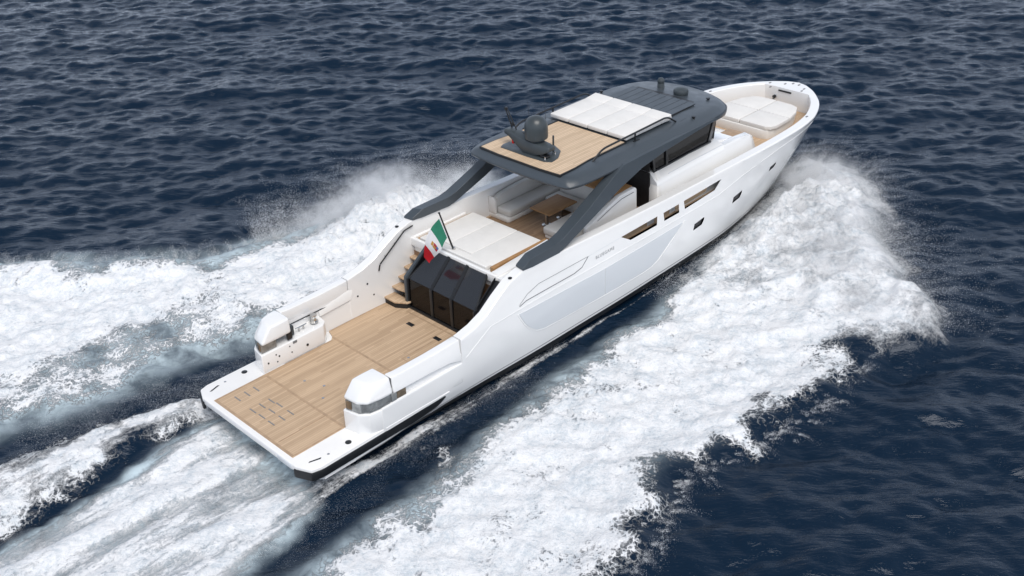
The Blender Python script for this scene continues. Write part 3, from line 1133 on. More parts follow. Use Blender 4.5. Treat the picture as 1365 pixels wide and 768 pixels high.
# forward antennas and horns
b = new_bm()
lathe(b, [(0.14, 0), (0.13, 0.02), (0.125, 0.16), (0.115, 0.18), (0.115, 0.20), (0.125, 0.22), (0.12, 0.30), (0.09, 0.36), (0.03, 0.385), (0, 0.387)], (18.6, 0.72, 4.93), 24)
build("slim_antenna", b, 'grey_matt', roof)
b = new_bm()
lathe(b, [(0.24, 0), (0.25, 0.02), (0.25, 0.03), (0.26, 0.05), (0.265, 0.17), (0.24, 0.23), (0.15, 0.27), (0.05, 0.285), (0, 0.287)], (18.45, -0.28, 4.93), 28)
build("dome_antenna", b, 'grey_matt', roof)
for (x, y, z) in ((18.65, -1.30, 4.88), (16.85, -2.02, 4.94), (16.75, 1.92, 4.97)):
    b = new_bm()
    lathe(b, [(0.055, 0), (0.055, 0.03), (0.035, 0.05), (0.035, 0.08), (0, 0.085)], (x, y, z), 12)
    lathe(b, [(0.065, 0.082), (0.07, 0.12), (0, 0.125)], (x, y, z), 12)
    build("deck_fitting", b, 'black_metal', roof)

# radar mast on its plate
b = new_bm()
prism(b, [(10.98, 1.15), (10.97, 0.0), (11.02, -0.72), (11.15, -0.92), (11.5, -0.86), (11.95, -0.55), (12.15, -0.1), (12.0, 0.25), (11.45, 1.22), (11.2, 1.25)], 'z', 5.03, 5.075, 0.006)
mast = build("radar_mast", b, 'grey_matt', roof)
b = new_bm()
secs = []
for y, zb, zt, xw in ((1.22, 5.46, 5.60, 0.16), (0.95, 5.40, 5.60, 0.20), (0.60, 5.22, 5.56, 0.24), (0.30, 5.075, 5.50, 0.28), (-0.20, 5.075, 5.46, 0.26), (-0.50, 5.18, 5.45, 0.22), (-0.72, 5.30, 5.42, 0.16)):
    secs.append([(11.38 - xw, y, zb), (11.38 + xw, y, zb), (11.38 + xw * 0.8, y, zt), (11.38 - xw * 0.8, y, zt)])
loft(b, secs, bev=0.03, seg=2)
build("mast_arm", b, 'grey_matt', mast)
b = new_bm()
R0 = 0.37
lathe(b, [(0.30, 0), (R0 * 0.98, 0.03), (R0, 0.10), (R0, 0.34), (R0 * 0.985, 0.43), (R0 * 0.93, 0.52), (R0 * 0.82, 0.605), (R0 * 0.64, 0.68), (R0 * 0.4, 0.725), (R0 * 0.15, 0.745), (0, 0.748)], (11.45, 0.0, 5.52), 32)
lathe(b, [(0.26, -0.06), (0.26, 0.02), (0, 0.02)], (11.45, 0.0, 5.52), 20)
build("radar_dome", b, 'grey_matt', mast)
b = new_bm()
tube(b, [(11.5, 1.10, 5.55), (11.42, 1.30, 6.22)], 0.022, 8)
tube(b, [(11.45, 0.86, 5.56), (11.4, 1.17, 6.20)], 0.02, 8)
tube(b, [(11.45, 0.88, 5.56), (11.45, 0.52, 5.54)], 0.02, 8)
lathe(b, [(0.05, 0), (0.06, 0.03), (0.05, 0.08), (0, 0.09)], (11.42, 1.27, 6.18), 12)
lathe(b, [(0.05, 0), (0.055, 0.05), (0.04, 0.11), (0, 0.12)], (11.4, 0.98, 5.72), 12)
build("aerial_frame", b, 'black_metal', mast)
b = new_bm()
tube(b, [(11.75, 0.55, 5.5), (11.75, 0.62, 6.5)], [0.008, 0.004], 6)
tube(b, [(11.8, -0.08, 6.0), (11.8, -0.08, 6.9)], [0.006, 0.003], 6)
build("whip_aerial", b, 'black_metal', mast)
b = new_bm()
lathe(b, [(0.05, 0), (0.055, 0.02), (0.055, 0.12), (0.03, 0.15), (0, 0.15)], (11.22, 0.80, 5.22), 14)
build("port_light", b, 'red', mast)
b = new_bm()
box(b, 11.16, 11.34, -0.68, -0.40, 5.075, 5.16, 0.02)
build("search_light", b, 'black_metal', mast)
b = new_bm()
tube(b, [(11.75, -0.42, 5.05), (11.75, -0.44, 5.62)], 0.03, 8)
build("mast_post", b, 'grey_matt', mast)
for (x, y) in ((11.28, -0.42), (11.12, -0.66), (11.62, -0.62), (11.7, 0.3)):
    b = new_bm()
    lathe(b, [(0.028, 0), (0.028, 0.03), (0.018, 0.05), (0.018, 0.10), (0, 0.11)], (x, y, 5.07 if y > -0.5 else 5.07), 10)
    build("mast_fitting", b, 'steel', mast)

# ------------------------------------------------------------------ deckhouse
b = new_bm()
def deck_sec(x, yb, yr, zr, yi, zi, zb=2.12):
    return [(x, -yb, zb), (x, -yb - 0.02, zb + 0.45), (x, -yr - 0.05, zr - 0.16), (x, -yr, zr - 0.03), (x, -yr + 0.06, zr), (x, -yi, zi),
            (x, yi, zi), (x, yr - 0.06, zr), (x, yr, zr - 0.03), (x, yr + 0.05, zr - 0.16), (x, yb + 0.02, zb + 0.45), (x, yb, zb)]
secs = [deck_sec(15.10, 1.95, 1.84, 3.26, 1.60, 3.47), deck_sec(15.4, 1.97, 1.85, 3.28, 1.60, 3.48), deck_sec(17.2, 1.97, 1.84, 3.30, 1.58, 3.47),
        deck_sec(18.6, 1.95, 1.83, 3.29, 1.50, 3.44), deck_sec(18.95, 1.94, 1.82, 3.28, 1.40, 3.40)]
loft(b, secs, bev=0.0)
house = build("deckhouse", b, 'white', yacht, smooth=50)
# forward trunk between the side fins, then the fins themselves
b = new_bm()
prism(b, [(18.9, 2.12), (18.9, 3.36), (19.6, 3.22), (20.3, 3.02), (20.9, 2.85), (21.2, 2.72), (21.25, 2.12)], 'y', -1.5, 1.5, 0.05, 3)
build("trunk", b, 'white', house)
for s in (-1, 1):
    b = new_bm()
    secs = []
    for x, yb, yr, zr in ((18.9, 1.94, 1.82, 3.28), (19.8, 1.93, 1.82, 3.26), (20.5, 1.92, 1.80, 3.20), (20.75, 1.90, 1.76, 3.05), (20.95, 1.85, 1.72, 2.6), (21.0, 1.83, 1.7, 2.14)):
        secs.append([(x, s * yb, 2.12), (x, s * (yb + 0.02), min(2.57, zr - 0.2)), (x, s * (yr + 0.05), zr - 0.16), (x, s * yr, zr - 0.02), (x, s * (yr - 0.2), zr), (x, s * (yr - 0.34), zr - 0.06), (x, s * (yr - 0.36), 2.12)])
    loft(b, secs)
    build("side_fin", b, 'white', house, smooth=50)
    b = new_bm()
    tube(b, [(15.8, s * 1.80, 3.285), (17.5, s * 1.785, 3.30), (18.9, s * 1.775, 3.285), (20.4, s * 1.76, 3.21)], 0.016, 6)
    build("fin_groove", b, 'bluegrey', house)
    b = new_bm()
    rings = []
    for z, xx, yo in ((2.13, 14.93, 1.98), (2.6, 14.95, 2.0), (2.95, 15.02, 1.95), (3.3, 15.2, 1.80), (3.49, 15.28, 1.62)):
        rings.append([(xx, s * yo, z), (xx, s * (yo - 0.36), z), (xx + 0.22, s * (yo - 0.36), z), (xx + 0.22, s * yo, z)])
    loft(b, rings, bev=0.03)
    build("door_frame", b, 'white_matt', house)
# glazing: two side windows and the raked windscreen
for s in (-1, 1):
    b = new_bm()
    hexa(b, [(15.25, s * 1.60, 3.48), (18.45, s * 1.50, 3.45), (18.45, s * 1.47, 3.45), (15.25, s * 1.57, 3.48),
             (14.8, s * 1.75, 4.66), (18.75, s * 1.62, 4.66), (18.75, s * 1.59, 4.66), (14.8, s * 1.72, 4.66)])
    build("side_window", b, 'glass_dark', house)
    b = new_bm()
    hexa(b, [(15.22, s * 1.645, 3.46), (18.55, s * 1.545, 3.43), (18.55, s * 1.50, 3.43), (15.22, s * 1.60, 3.46),
             (15.22, s * 1.645, 3.53), (18.55, s * 1.545, 3.50), (18.55, s * 1.50, 3.50), (15.22, s * 1.60, 3.53)], 0.01)
    for xb, xt, wd in ((15.95, 15.75, 0.05), (15.3, 14.95, 0.05)):
        hexa(b, [(xb - wd, s * 1.63, 3.5), (xb + wd, s * 1.63, 3.5), (xb + wd, s * 1.58, 3.5), (xb - wd, s * 1.58, 3.5),
                 (xt - wd, s * 1.775, 4.66), (xt + wd, s * 1.775, 4.66), (xt + wd, s * 1.71, 4.66), (xt - wd, s * 1.71, 4.66)])
    hexa(b, [(18.35, s * 1.54, 3.46), (18.85, s * 1.36, 3.40), (18.8, s * 1.30, 3.40), (18.35, s * 1.48, 3.46),
             (18.62, s * 1.66, 4.67), (19.05, s * 1.50, 4.63), (19.0, s * 1.42, 4.63), (18.62, s * 1.6, 4.67)], 0.01)
    build("window_frame", b, 'black_metal', house)
b = new_bm()
n = 12
rings = []
for off in (0.0, -0.03):
    pass
lo, hi = [], []
for i in range(n + 1):
    t = -1 + 2 * i / n
    lo.append((18.95 + 0.10 * (1 - t * t), 1.36 * t, 3.40))
    hi.append((18.98 + 0.22 * (1 - t * t), 1.50 * t, 4.62))
loft(b, [[lo[i], hi[i], (hi[i][0] - 0.03, hi[i][1], hi[i][2]), (lo[i][0] - 0.03, lo[i][1], lo[i][2])] for i in range(n + 1)])
build("windscreen", b, 'glass_dark', house)
# near-black panels that put the saloon's shade into their colour
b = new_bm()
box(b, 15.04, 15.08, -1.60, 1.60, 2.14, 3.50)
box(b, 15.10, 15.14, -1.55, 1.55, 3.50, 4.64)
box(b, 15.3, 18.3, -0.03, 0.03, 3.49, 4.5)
build("saloon_shade_panel", b, 'dark_void', house)
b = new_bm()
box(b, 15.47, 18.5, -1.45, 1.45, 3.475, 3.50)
build("saloon_shade_floor", b, 'dark_void', house)  # floor sheet, blackened so the saloon looks unlit through the windows
b = new_bm()
box(b, 16.6, 17.1, -1.2, -0.6, 3.50, 3.9, 0.06)
build("helm_seat", b, 'leather', house)
b = new_bm()
box(b, 20.2, 20.75, -1.45, -0.75, 3.0, 3.055, 0.01)
box(b, 19.2, 19.55, -0.55, 0.2, 3.27, 3.31, 0.01)
build("trunk_step", b, 'teak_trim', house)
b = new_bm()
lathe(b, [(0.06, 0), (0.06, 0.05), (0.03, 0.08), (0, 0.08)], (19.0, -1.25, 3.37), 12)
build("washer_cap", b, 'black_metal', house)

# ------------------------------------------------------------------ bow
b = new_bm()
half = [(22.45, 0.0), (22.45, 1.0), (22.55, 1.22), (22.8, 1.32), (23.6, 1.30), (24.4, 1.18), (24.85, 1.0), (25.0, 0.7), (25.03, 0.0)]
poly = half + [(x, -y) for x, y in half[-2:0:-1]]
prism(b, poly, 'z', 2.13, 2.50, 0.03)
bowbase = build("bow_plinth", b, 'white_matt', yacht)
b = new_bm()
lathe(b, [(0.05, 0), (0.05, 0.03), (0, 0.035)], (22.9, -1.6, 2.3), 12)
build("plinth_light", b, 'black_metal', bowbase)
for (x, y, z) in ((25.55, 0.62, 2.95), (26.2, 0.35, 2.95), (26.42, 0.12, 2.95), (26.42, -0.15, 2.95), (26.15, -0.55, 2.95), (25.95, 0.9, 2.95), (23.68, -2.2, 2.95), (23.68, 2.2, 2.95), (25.9, -0.6, 2.95)):
    b = new_bm()
    box(b, x - 0.06, x + 0.06, y - 0.03, y + 0.03, z - 0.01, z + 0.02, 0.008)
    build("bow_fairlead", b, 'groove', hull)
b = new_bm()
box(b, 25.72, 25.76, -0.22, 0.36, 2.79, 2.85, 0.005)
build("chain_slot", b, 'black', hull)
b = new_bm()
tube(b, [(25.76, 0.52, 2.52), (25.66, 0.52, 2.52)], 0.07, 14)
tube(b, [(25.69, 0.52, 2.52), (25.62, 0.52, 2.44)], 0.03, 8)
build("anchor_hatch", b, 'black_metal', hull)

# ------------------------------------------------------------------ loose and fitted furniture: things of their own
def pad(bm, x0, x1, y0, y1, z0, z1, bev=0.05, puff=0.012):
    b_ = new_bm()
    nx, ny = 8, 6
    top = [[None] * (ny + 1) for _ in range(nx + 1)]
    hexa(b_, [(x0, y0, z0), (x1, y0, z0), (x1, y1, z0), (x0, y1, z0), (x0, y0, z1), (x1, y0, z1), (x1, y1, z1), (x0, y1, z1)], bev, 3)
    merge(bm, b_)


sun_pad = thing("sun_pad", "large flat white sunbathing pad of three strips behind the flag", "sun pad", (9.35, 0.5, 2.56))
for (ya, yb) in ((0.99, 2.03), (-0.03, 0.985), (-1.045, -0.035)):
    b = new_bm()
    pad(b, 8.42 if ya > -1 else 8.30, 10.42, ya, yb, 2.562, 2.72, 0.035)
    c = build("cushion", b, 'cushion', sun_pad)
b = new_bm()
pad(b, 8.12, 8.40, -0.95, 2.03, 2.562, 2.715, 0.03)
build("end_cushion", b, 'cushion', sun_pad)

roof_pad = thing("sun_pad", "white four strip sun pad on the hardtop roof between black rails", "sun pad", (15, 0, 5.05))
for k in range(4):
    y0 = -1.66 + k * 0.83
    b = new_bm()
    pad(b, 13.82, 15.62, y0 + 0.012, y0 + 0.818, 5.075, 5.22, 0.03)
    build("cushion", b, 'cushion', roof_pad)
    b = new_bm()
    b_ = new_bm()
    hexa(b_, [(15.63, y0 + 0.006, 5.075), (16.18, y0 + 0.006, 5.06), (16.18, y0 + 0.824, 5.06), (15.63, y0 + 0.824, 5.075),
              (15.60, y0 + 0.006, 5.225), (16.14, y0 + 0.006, 5.275), (16.14, y0 + 0.824, 5.275), (15.60, y0 + 0.824, 5.225)], 0.035, 3)
    merge(b, b_)
    build("headrest", b, 'cushion', roof_pad)

bow_pad = thing("sun_pad", "rounded white sun pad with crossing seams on the foredeck", "sun pad", (23.8, 0, 2.5))
half_pad = [[(22.5, 0.02), (22.5, 1.15), (22.62, 1.32), (22.9, 1.42), (23.77, 1.40), (23.77, 0.02)],
            [(23.80, 0.02), (23.80, 1.40), (24.5, 1.24), (24.92, 1.02), (25.05, 0.72), (25.08, 0.02)]]
for hp in half_pad:
    for s in (-1, 1):
        b = new_bm()
        prism(b, [(x, s * y) for x, y in hp], 'z', 2.505, 2.67, 0.03, 3)
        build("cushion", b, 'cushion', bow_pad)

# port sofa
sofa = thing("sofa", "long grey white sofa along the port side facing the table", "sofa", (12.6, 1.9, 2.135))
b = new_bm()
prism(b, [(11.35, 1.42), (11.42, 1.36), (14.3, 1.36), (14.3, 2.28), (11.35, 2.28)], 'z', 2.137, 2.28, 0.03)
build("base", b, 'white_matt', sofa)
b = new_bm()
pad(b, 11.46, 14.3, 1.38, 2.0, 2.285, 2.53, 0.06)
build("seat", b, 'leather', sofa)
b = new_bm()
prism(b, [(11.45, 2.285), (14.3, 2.285), (14.3, 2.98), (12.6, 2.96), (11.7, 2.88), (11.5, 2.8)], 'y', 2.01, 2.22, 0.05, 3)
build("backrest", b, 'leather', sofa)
b = new_bm()
prism(b, [(1.95, 2.285), (2.27, 2.285), (2.27, 2.86), (2.05, 2.86), (1.97, 2.75)], 'x', 11.35, 11.455, 0.03, 3)
build("end_panel", b, 'white_matt', sofa)

# starboard dinette sofa
din = thing("sofa", "pale cream corner sofa with scatter cushions behind the grey arch leg", "sofa", (12.2, -0.9, 2.135))
b = new_bm()
box(b, 11.4, 13.5, -1.5, -0.25, 2.137, 2.27, 0.03)
build("base", b, 'white_matt', din)
b = new_bm()
pad(b, 11.36, 13.5, -1.1, -0.2, 2.275, 2.53, 0.06)
build("seat", b, 'leather', din)
b = new_bm()
pad(b, 13.05, 13.75, -0.19, 1.3, 2.275, 2.50, 0.06)
build("side_seat", b, 'leather', din)
b = new_bm()
pad(b, 13.78, 13.98, -1.1, 1.3, 2.30, 3.0, 0.05)
build("backrest", b, 'leather', din)
b = new_bm()
prism(b, [(11.55, 2.275), (13.78, 2.275), (13.78, 3.05), (12.6, 2.92), (11.8, 2.80), (11.6, 2.7)], 'y', -1.42, -1.12, 0.05, 3)
build("backrest", b, 'leather', din)
for (x, y, t) in ((12.0, -0.98, 20), (12.35, -1.0, 12)):
    b = new_bm()
    lathe(b, [(0.0, -0.07), (0.18, -0.05), (0.23, 0.0), (0.18, 0.05), (0.0, 0.07)], (0, 0, 0), 16)
    bmesh.ops.rotate(b, verts=b.verts, cent=(0, 0, 0), matrix=Matrix.Rotation(R(68), 3, 'X') @ Matrix.Rotation(R(t), 3, 'Z'))
    bmesh.ops.translate(b, verts=b.verts, vec=(x, y, 2.73))
    build("scatter_cushion", b, 'cushion', din, smooth=60)

# white bar module
bar = thing("bar_cabinet", "white moulded bar cabinet with brown wooden top beside the dark saloon opening", "cabinet", (13.6, -1.5, 2.135))
b = new_bm()
prism(b, [(11.9, 2.137), (14.38, 2.137), (14.38, 3.20), (14.30, 3.27), (13.5, 3.24), (13.0, 3.08), (12.4, 2.88), (11.98, 2.76), (11.9, 2.7)], 'y', -1.62, -1.44, 0.04, 3)
build("side", b, 'white', bar)
b = new_bm()
box(b, 14.0, 14.38, -1.435, 0.25, 2.137, 3.20, 0.03)
build("body", b, 'white', bar)
b = new_bm()
box(b, 13.45, 14.36, -1.43, 0.28, 3.205, 3.25, 0.01)
build("worktop", b, 'teak_edge', bar)
b = new_bm()
tube(b, [(12.4, -1.625, 2.78), (13.1, -1.627, 3.0), (13.6, -1.627, 3.12), (14.2, -1.627, 3.14)], 0.012, 6)
build("side_groove", b, 'groove', bar)

# table
table = thing("cockpit_table", "brown wooden dining table between the two cockpit sofas", "table", (12.4, 0.35, 2.135))
b = new_bm()
box(b, 11.78, 13.12, -0.12, 0.78, 2.70, 2.75, 0.012)
build("table_top", b, 'walnut', table)
for x in (12.1, 12.8):
    b = new_bm()
    lathe(b, [(0.16, 0), (0.16, 0.02), (0.07, 0.04), (0.06, 0.54), (0.12, 0.564), (0, 0.564)], (x, 0.33, 2.136), 20)
    build("pedestal", b, 'steel', table)

# ------------------------------------------------------------------ ensign
flag = thing("flag", "green, white and red flag with a crest streaming from its dark staff", "flag", (8.25, 0.6, 2.68))
b = new_bm()
tube(b, [(8.25, 0.6, 2.70), (7.79, 0.6, 4.12)], [0.032, 0.024], 10)
lathe(b, [(0.0, -0.01), (0.035, 0.0), (0.035, 0.03), (0, 0.04)], (7.785, 0.6, 4.12), 12)
build("staff", b, 'black_metal', flag)
b = new_bm()
lathe(b, [(0.10, -0.02), (0.10, 0.01), (0.06, 0.03), (0.05, 0.10), (0, 0.10)], (8.26, 0.6, 2.685), 16)
build("socket", b, 'steel', flag)


def flag_pt(u, v):
    """u along the fly (0 at the staff), v down the hoist."""
    hoist = Vector((7.80, 0.6, 3.97)).lerp(Vector((8.05, 0.6, 3.22)), v)
    top = [(0, (7.80, 3.97)), (0.36, (7.46, 3.76)), (0.66, (7.13, 3.50)), (0.85, (7.08, 3.22)), (1.0, (7.12, 2.90))]
    bot = [(0, (8.05, 3.22)), (0.36, (7.79, 3.00)), (0.66, (7.57, 2.82)), (0.85, (7.42, 2.68)), (1.0, (7.32, 2.60))]
    tx = smooth_lin(top, u)
    bx = smooth_lin(bot, u)
    x = tx[0] * (1 - v) + bx[0] * v
    z = tx[1] * (1 - v) + bx[1] * v
    sag = 0.05 * math.sin(u * math.pi * 0.9) * math.sin(v * math.pi)
    y = 0.6 + 0.10 * math.sin(u * 7.0 + v * 1.5) * u
    return Vector((x + sag, y, z - sag))


def smooth_lin(tab, u):
    return (smooth_tab([(t, p[0]) for t, p in tab], u), smooth_tab([(t, p[1]) for t, p in tab], u))


def cloth(name, u0, u1, v0, v1, mat, off=0.0, parent=None, th=0.006):
    nu, nv = 14, 14
    bb = new_bm()
    rings = []
    for i in range(nu + 1):
        u = u0 + (u1 - u0) * i / nu
        front, back = [], []
        for j in range(nv + 1):
            v = v0 + (v1 - v0) * j / nv
            p = flag_pt(u, v)
            front.append((p.x, p.y - off - th / 2, p.z))
            back.append((p.x, p.y + off + th / 2, p.z))
        rings.append(front + back[::-1])
    loft(bb, rings)
    return build(name, bb, mat, parent, smooth=60)


M['flag_green'] = plain("flag_green", (0.035, 0.21, 0.13), 0.8, var=0.08, vs=4, spec=0.2)
M['flag_white'] = plain("flag_white", (0.74, 0.74, 0.75), 0.8, var=0.04, vs=4, spec=0.2)
M['flag_red'] = plain("flag_red", (0.52, 0.018, 0.028), 0.8, var=0.08, vs=4, spec=0.2)
M['crest_blue'] = plain("crest_blue", (0.08, 0.16, 0.36), 0.8, var=0.1)
M['crest_gold'] = plain("crest_gold", (0.48, 0.26, 0.06), 0.8, var=0.1)
M['crest_red'] = plain("crest_red", (0.42, 0.03, 0.05), 0.8, var=0.1)
cloth("white_hem", 0.0, 0.035, 0, 1, 'flag_white', parent=flag)
cloth("green_stripe", 0.036, 0.40, 0, 1, 'flag_green', parent=flag)
wf = cloth("white_stripe", 0.401, 0.76, 0, 1, 'flag_white', parent=flag)
cloth("red_stripe", 0.761, 1.0, 0, 1, 'flag_red', parent=flag)
for (u0, u1, v0, v1, mt) in ((0.53, 0.585, 0.42, 0.62, 'crest_red'), (0.587, 0.64, 0.42, 0.62, 'crest_gold'), (0.53, 0.585, 0.625, 0.80, 'crest_blue'),
                             (0.587, 0.64, 0.625, 0.80, 'crest_red'), (0.54, 0.63, 0.28, 0.40, 'crest_gold')):
    cloth("crest", u0, u1, v0, v1, mt, 0.004, wf)
#SEA#
# ------------------------------------------------------------------ the sea
rng = np.random.default_rng(11)


def vnoise(x, y, seed, octaves=5, lac=2.03, gain=0.55):
    """Lattice value noise, 0..1, evaluated on arrays."""
    g = np.random.default_rng(seed)
    tot = np.zeros_like(x)
    amp, norm = 1.0, 0.0
    for o in range(octaves):
        t = g.random((256, 256))
        xi = np.floor(x).astype(np.int64)
        yi = np.floor(y).astype(np.int64)
        fx, fy = x - xi, y - yi
        fx = fx * fx * (3 - 2 * fx)
        fy = fy * fy * (3 - 2 * fy)
        a = t[xi & 255, yi & 255]
        b_ = t[(xi + 1) & 255, yi & 255]
        c = t[xi & 255, (yi + 1) & 255]
        d = t[(xi + 1) & 255, (yi + 1) & 255]
        tot += amp * ((a * (1 - fx) + b_ * fx) * (1 - fy) + (c * (1 - fx) + d * fx) * fy)
        norm += amp
        amp *= gain
        ang = 0.6
        x, y = (x * math.cos(ang) - y * math.sin(ang)) * lac + 17.3, (x * math.sin(ang) + y * math.cos(ang)) * lac + 5.1
    return tot / norm


def sstep(a, b_, x):
    t = np.clip((x - a) / (b_ - a), 0, 1)
    return t * t * (3 - 2 * t)


def ocean_tile(N=640, Lt=64.0, wind=(0.72, 0.69), Lw=0.5, hs=0.30, seed=3):
    g = np.random.default_rng(seed)
    k1 = 2 * np.pi * np.fft.fftfreq(N, Lt / N)
    kx, ky = np.meshgrid(k1, k1, indexing='ij')
    k = np.hypot(kx, ky)
    k[0, 0] = 1e-6
    cosw = (kx * wind[0] + ky * wind[1]) / k
    P = np.exp(-1 / (k * Lw)**2) / k**3.7 * (0.12 + 0.88 * np.abs(cosw)**5) * np.exp(-(k * 0.065)**2)
    P[0, 0] = 0
    h = (g.normal(size=(N, N)) + 1j * g.normal(size=(N, N))) * np.sqrt(P)
    z = np.fft.ifft2(h).real
    sc = hs / 4 / z.std()
    dx = np.fft.ifft2(-1j * kx / k * h).real * sc
    dy = np.fft.ifft2(-1j * ky / k * h).real * sc
    return z * sc, dx, dy


TN, TL = 640, 64.0
chop = ocean_tile(TN, TL, (0.76, 0.65), 0.30, 0.165, 3)
swell = ocean_tile(TN, TL, (0.55, 0.83), 1.2, 0.30, 8)
TZ, TX, TY = (a_ + b_ for a_, b_ in zip(chop, swell))


def tile(T, x, y):
    u, v = x / TL * TN, y / TL * TN
    i, j = np.floor(u).astype(np.int64), np.floor(v).astype(np.int64)
    fu, fv = u - i, v - j
    i0, i1, j0, j1 = i % TN, (i + 1) % TN, j % TN, (j + 1) % TN
    return (T[i0, j0] * (1 - fu) + T[i1, j0] * fu) * (1 - fv) + (T[i0, j1] * (1 - fu) + T[i1, j1] * fu) * fv


def sdf(poly, x, y):
    """Signed distance to a polygon, positive inside."""
    best = np.full(x.shape, 1e9)
    ins = np.zeros(x.shape, bool)
    n = len(poly)
    for i in range(n):
        (ax, ay), (bx, by) = poly[i], poly[(i + 1) % n]
        ex, ey = bx - ax, by - ay
        wx, wy = x - ax, y - ay
        t = np.clip((wx * ex + wy * ey) / (ex * ex + ey * ey + 1e-12), 0, 1)
        best = np.minimum(best, (wx - ex * t)**2 + (wy - ey * t)**2)
        c1 = (ay <= y) & (by > y) & (ex * wy - ey * wx > 0)
        c2 = (ay > y) & (by <= y) & (ex * wy - ey * wx < 0)
        ins ^= (c1 | c2)
    return np.sqrt(best) * np.where(ins, 1, -1)


W_STBD = [(24.93, -0.35), (26.0, -1.0), (26.3, -2.49), (25.4, -4.3), (24.2, -5.4), (22.3, -6.3), (21.2, -6.9), (19.4, -8.5), (18.1, -9.8), (17.13, -10.9), (16.32, -10.8), (15.48, -10.08), (13.58, -10.77), (11.49, -10.48), (9.61, -10.05), (9.02, -10.44), (7.72, -9.74), (6.73, -9.19), (5.93, -10.02), (5.02, -10.16), (4.53, -10.54), (3.37, -10.81), (1.72, -10.91), (-6, -10.5), (-16, -10.5), (-18, -6.5), (-4.33, -4.9), (-2.69, -4.25), (-1.17, -4.0), (0.6, -3.9), (2.52, -3.85), (5.3, -3.4), (7.67, -3.1), (10.32, -3.0), (12.56, -3.0), (14.84, -2.65), (17, -2.2), (20, -1.8)]
W_PROP = [(0.9, 2.5), (0.9, -2.1), (0.27, -2.9), (-1.02, -3.5), (-2.69, -3.95), (-5.41, -4.3), (-22, -5.5), (-22, 2.6), (-5.88, 1.89), (-4.73, 1.89), (-3.28, 1.97), (-1.73, 2.05), (-0.44, 2.31)]
W_RIDGE = [(1.2, 3.1), (0.6, 3.35), (-0.24, 3.66), (-1.66, 3.95), (-3.23, 4.23), (-4.89, 4.33), (-7.19, 4.42), (-20, 4.6), (-20, 2.0), (-8.04, 2.2), (-5.54, 2.6), (-3.68, 2.75), (-1.64, 2.85), (0.16, 2.72)]
W_PORT = [(-22, 18.5), (-5.59, 17.72), (-2.06, 17.3), (0.21, 16.31), (1.35, 15.12), (2.46, 13.3), (4.08, 12.3), (5.27, 10.91), (6.98, 10.5), (8.85, 9.9), (10.27, 9.9), (12.04, 10.3), (13.5, 9.9), (15.0, 8.6), (17.0, 7.2), (19.5, 6.0), (21.5, 5.0), (23.2, 4.2), (24.6, 3.2), (25.6, 2.0), (26.0, 1.0), (24.93, 0.35), (20, 1.8), (17, 2.2), (14.8, 2.8), (12.5, 3.3), (10.3, 3.7), (7.7, 4.4), (4.49, 5.2), (3.48, 5.0), (1.98, 5.4), (0.31, 5.71), (-1.92, 5.57), (-3.34, 6.38), (-4.04, 6.25), (-8.8, 6.44), (-22, 6.6)]
W_HULLBAND = [(20, -1.9), (14, -2.55), (7.01, -2.45), (3.0, -2.3), (1.24, -2.2), (0.44, -1.77), (-1.0, -2.0), (-4.7, -2.6), (-9, -3.6), (-9, -4.1), (-4, -3.5), (-1.61, -3.1), (0.22, -2.98), (1.64, -2.92), (3.76, -2.88), (7, -2.85), (14, -2.72)]


def lines(lo, hi, segs):
    v = [lo]
    while v[-1] < hi:
        x = v[-1]
        v.append(x + lerp_tab(segs, x))
    st = 0.4
    a = [v[0]]
    while a[0] > -9000:
        st *= 1.24
        a.insert(0, a[0] - st)
    st = 0.4
    while v[-1] < 9000:
        st *= 1.24
        v.append(v[-1] + st)
    return np.array(a[:-1] + v)


GX = lines(-15.0, 95.0, [(-15, 0.085), (28, 0.085), (60, 0.2), (95, 0.4)])
GY = lines(-22.0, 105.0, [(-22, 0.11), (-14, 0.085), (12, 0.085), (62, 0.21), (105, 0.4)])
X, Y_ = np.meshgrid(GX, GY, indexing='ij')
shape = X.shape
X = X.ravel()
Y_ = Y_.ravel()
near = sstep(-60, -14, X) * sstep(190, 95, X) * sstep(-70, -22, Y_) * sstep(200, 105, Y_)

foam = np.zeros_like(X)
aer = np.zeros_like(X)
streak = np.zeros_like(X)
mist = np.zeros_like(X)
lift = np.zeros_like(X)
calm = np.ones_like(X)
m = (X > -30) & (X < 40) & (Y_ > -20) & (Y_ < 26)
x, y = X[m], Y_[m]
nA = vnoise(x * 0.55, y * 0.55, 1, 5)
nB = vnoise(x * 1.7 + 9, y * 1.7, 2, 4)
nC = vnoise(x * 0.22, y * 0.22, 3, 3)
nS = sstep(0.22, 0.78, vnoise(x * 0.17, y * 1.35 + 0.10 * x, 4, 5))            # streaks drawn out along the track
lump = 1.0 - np.abs(2 * vnoise(x * 0.62, y * 0.62, 5, 4) - 1)**0.8
lump2 = 1.0 - np.abs(2 * vnoise(x * 1.9, y * 1.9, 6, 4) - 1)**0.8


def dense(d, w_in, w_out, rag):
    return sstep(-w_out, w_in, d + (nA - 0.5) * rag + (nB - 0.5) * rag * 0.4)


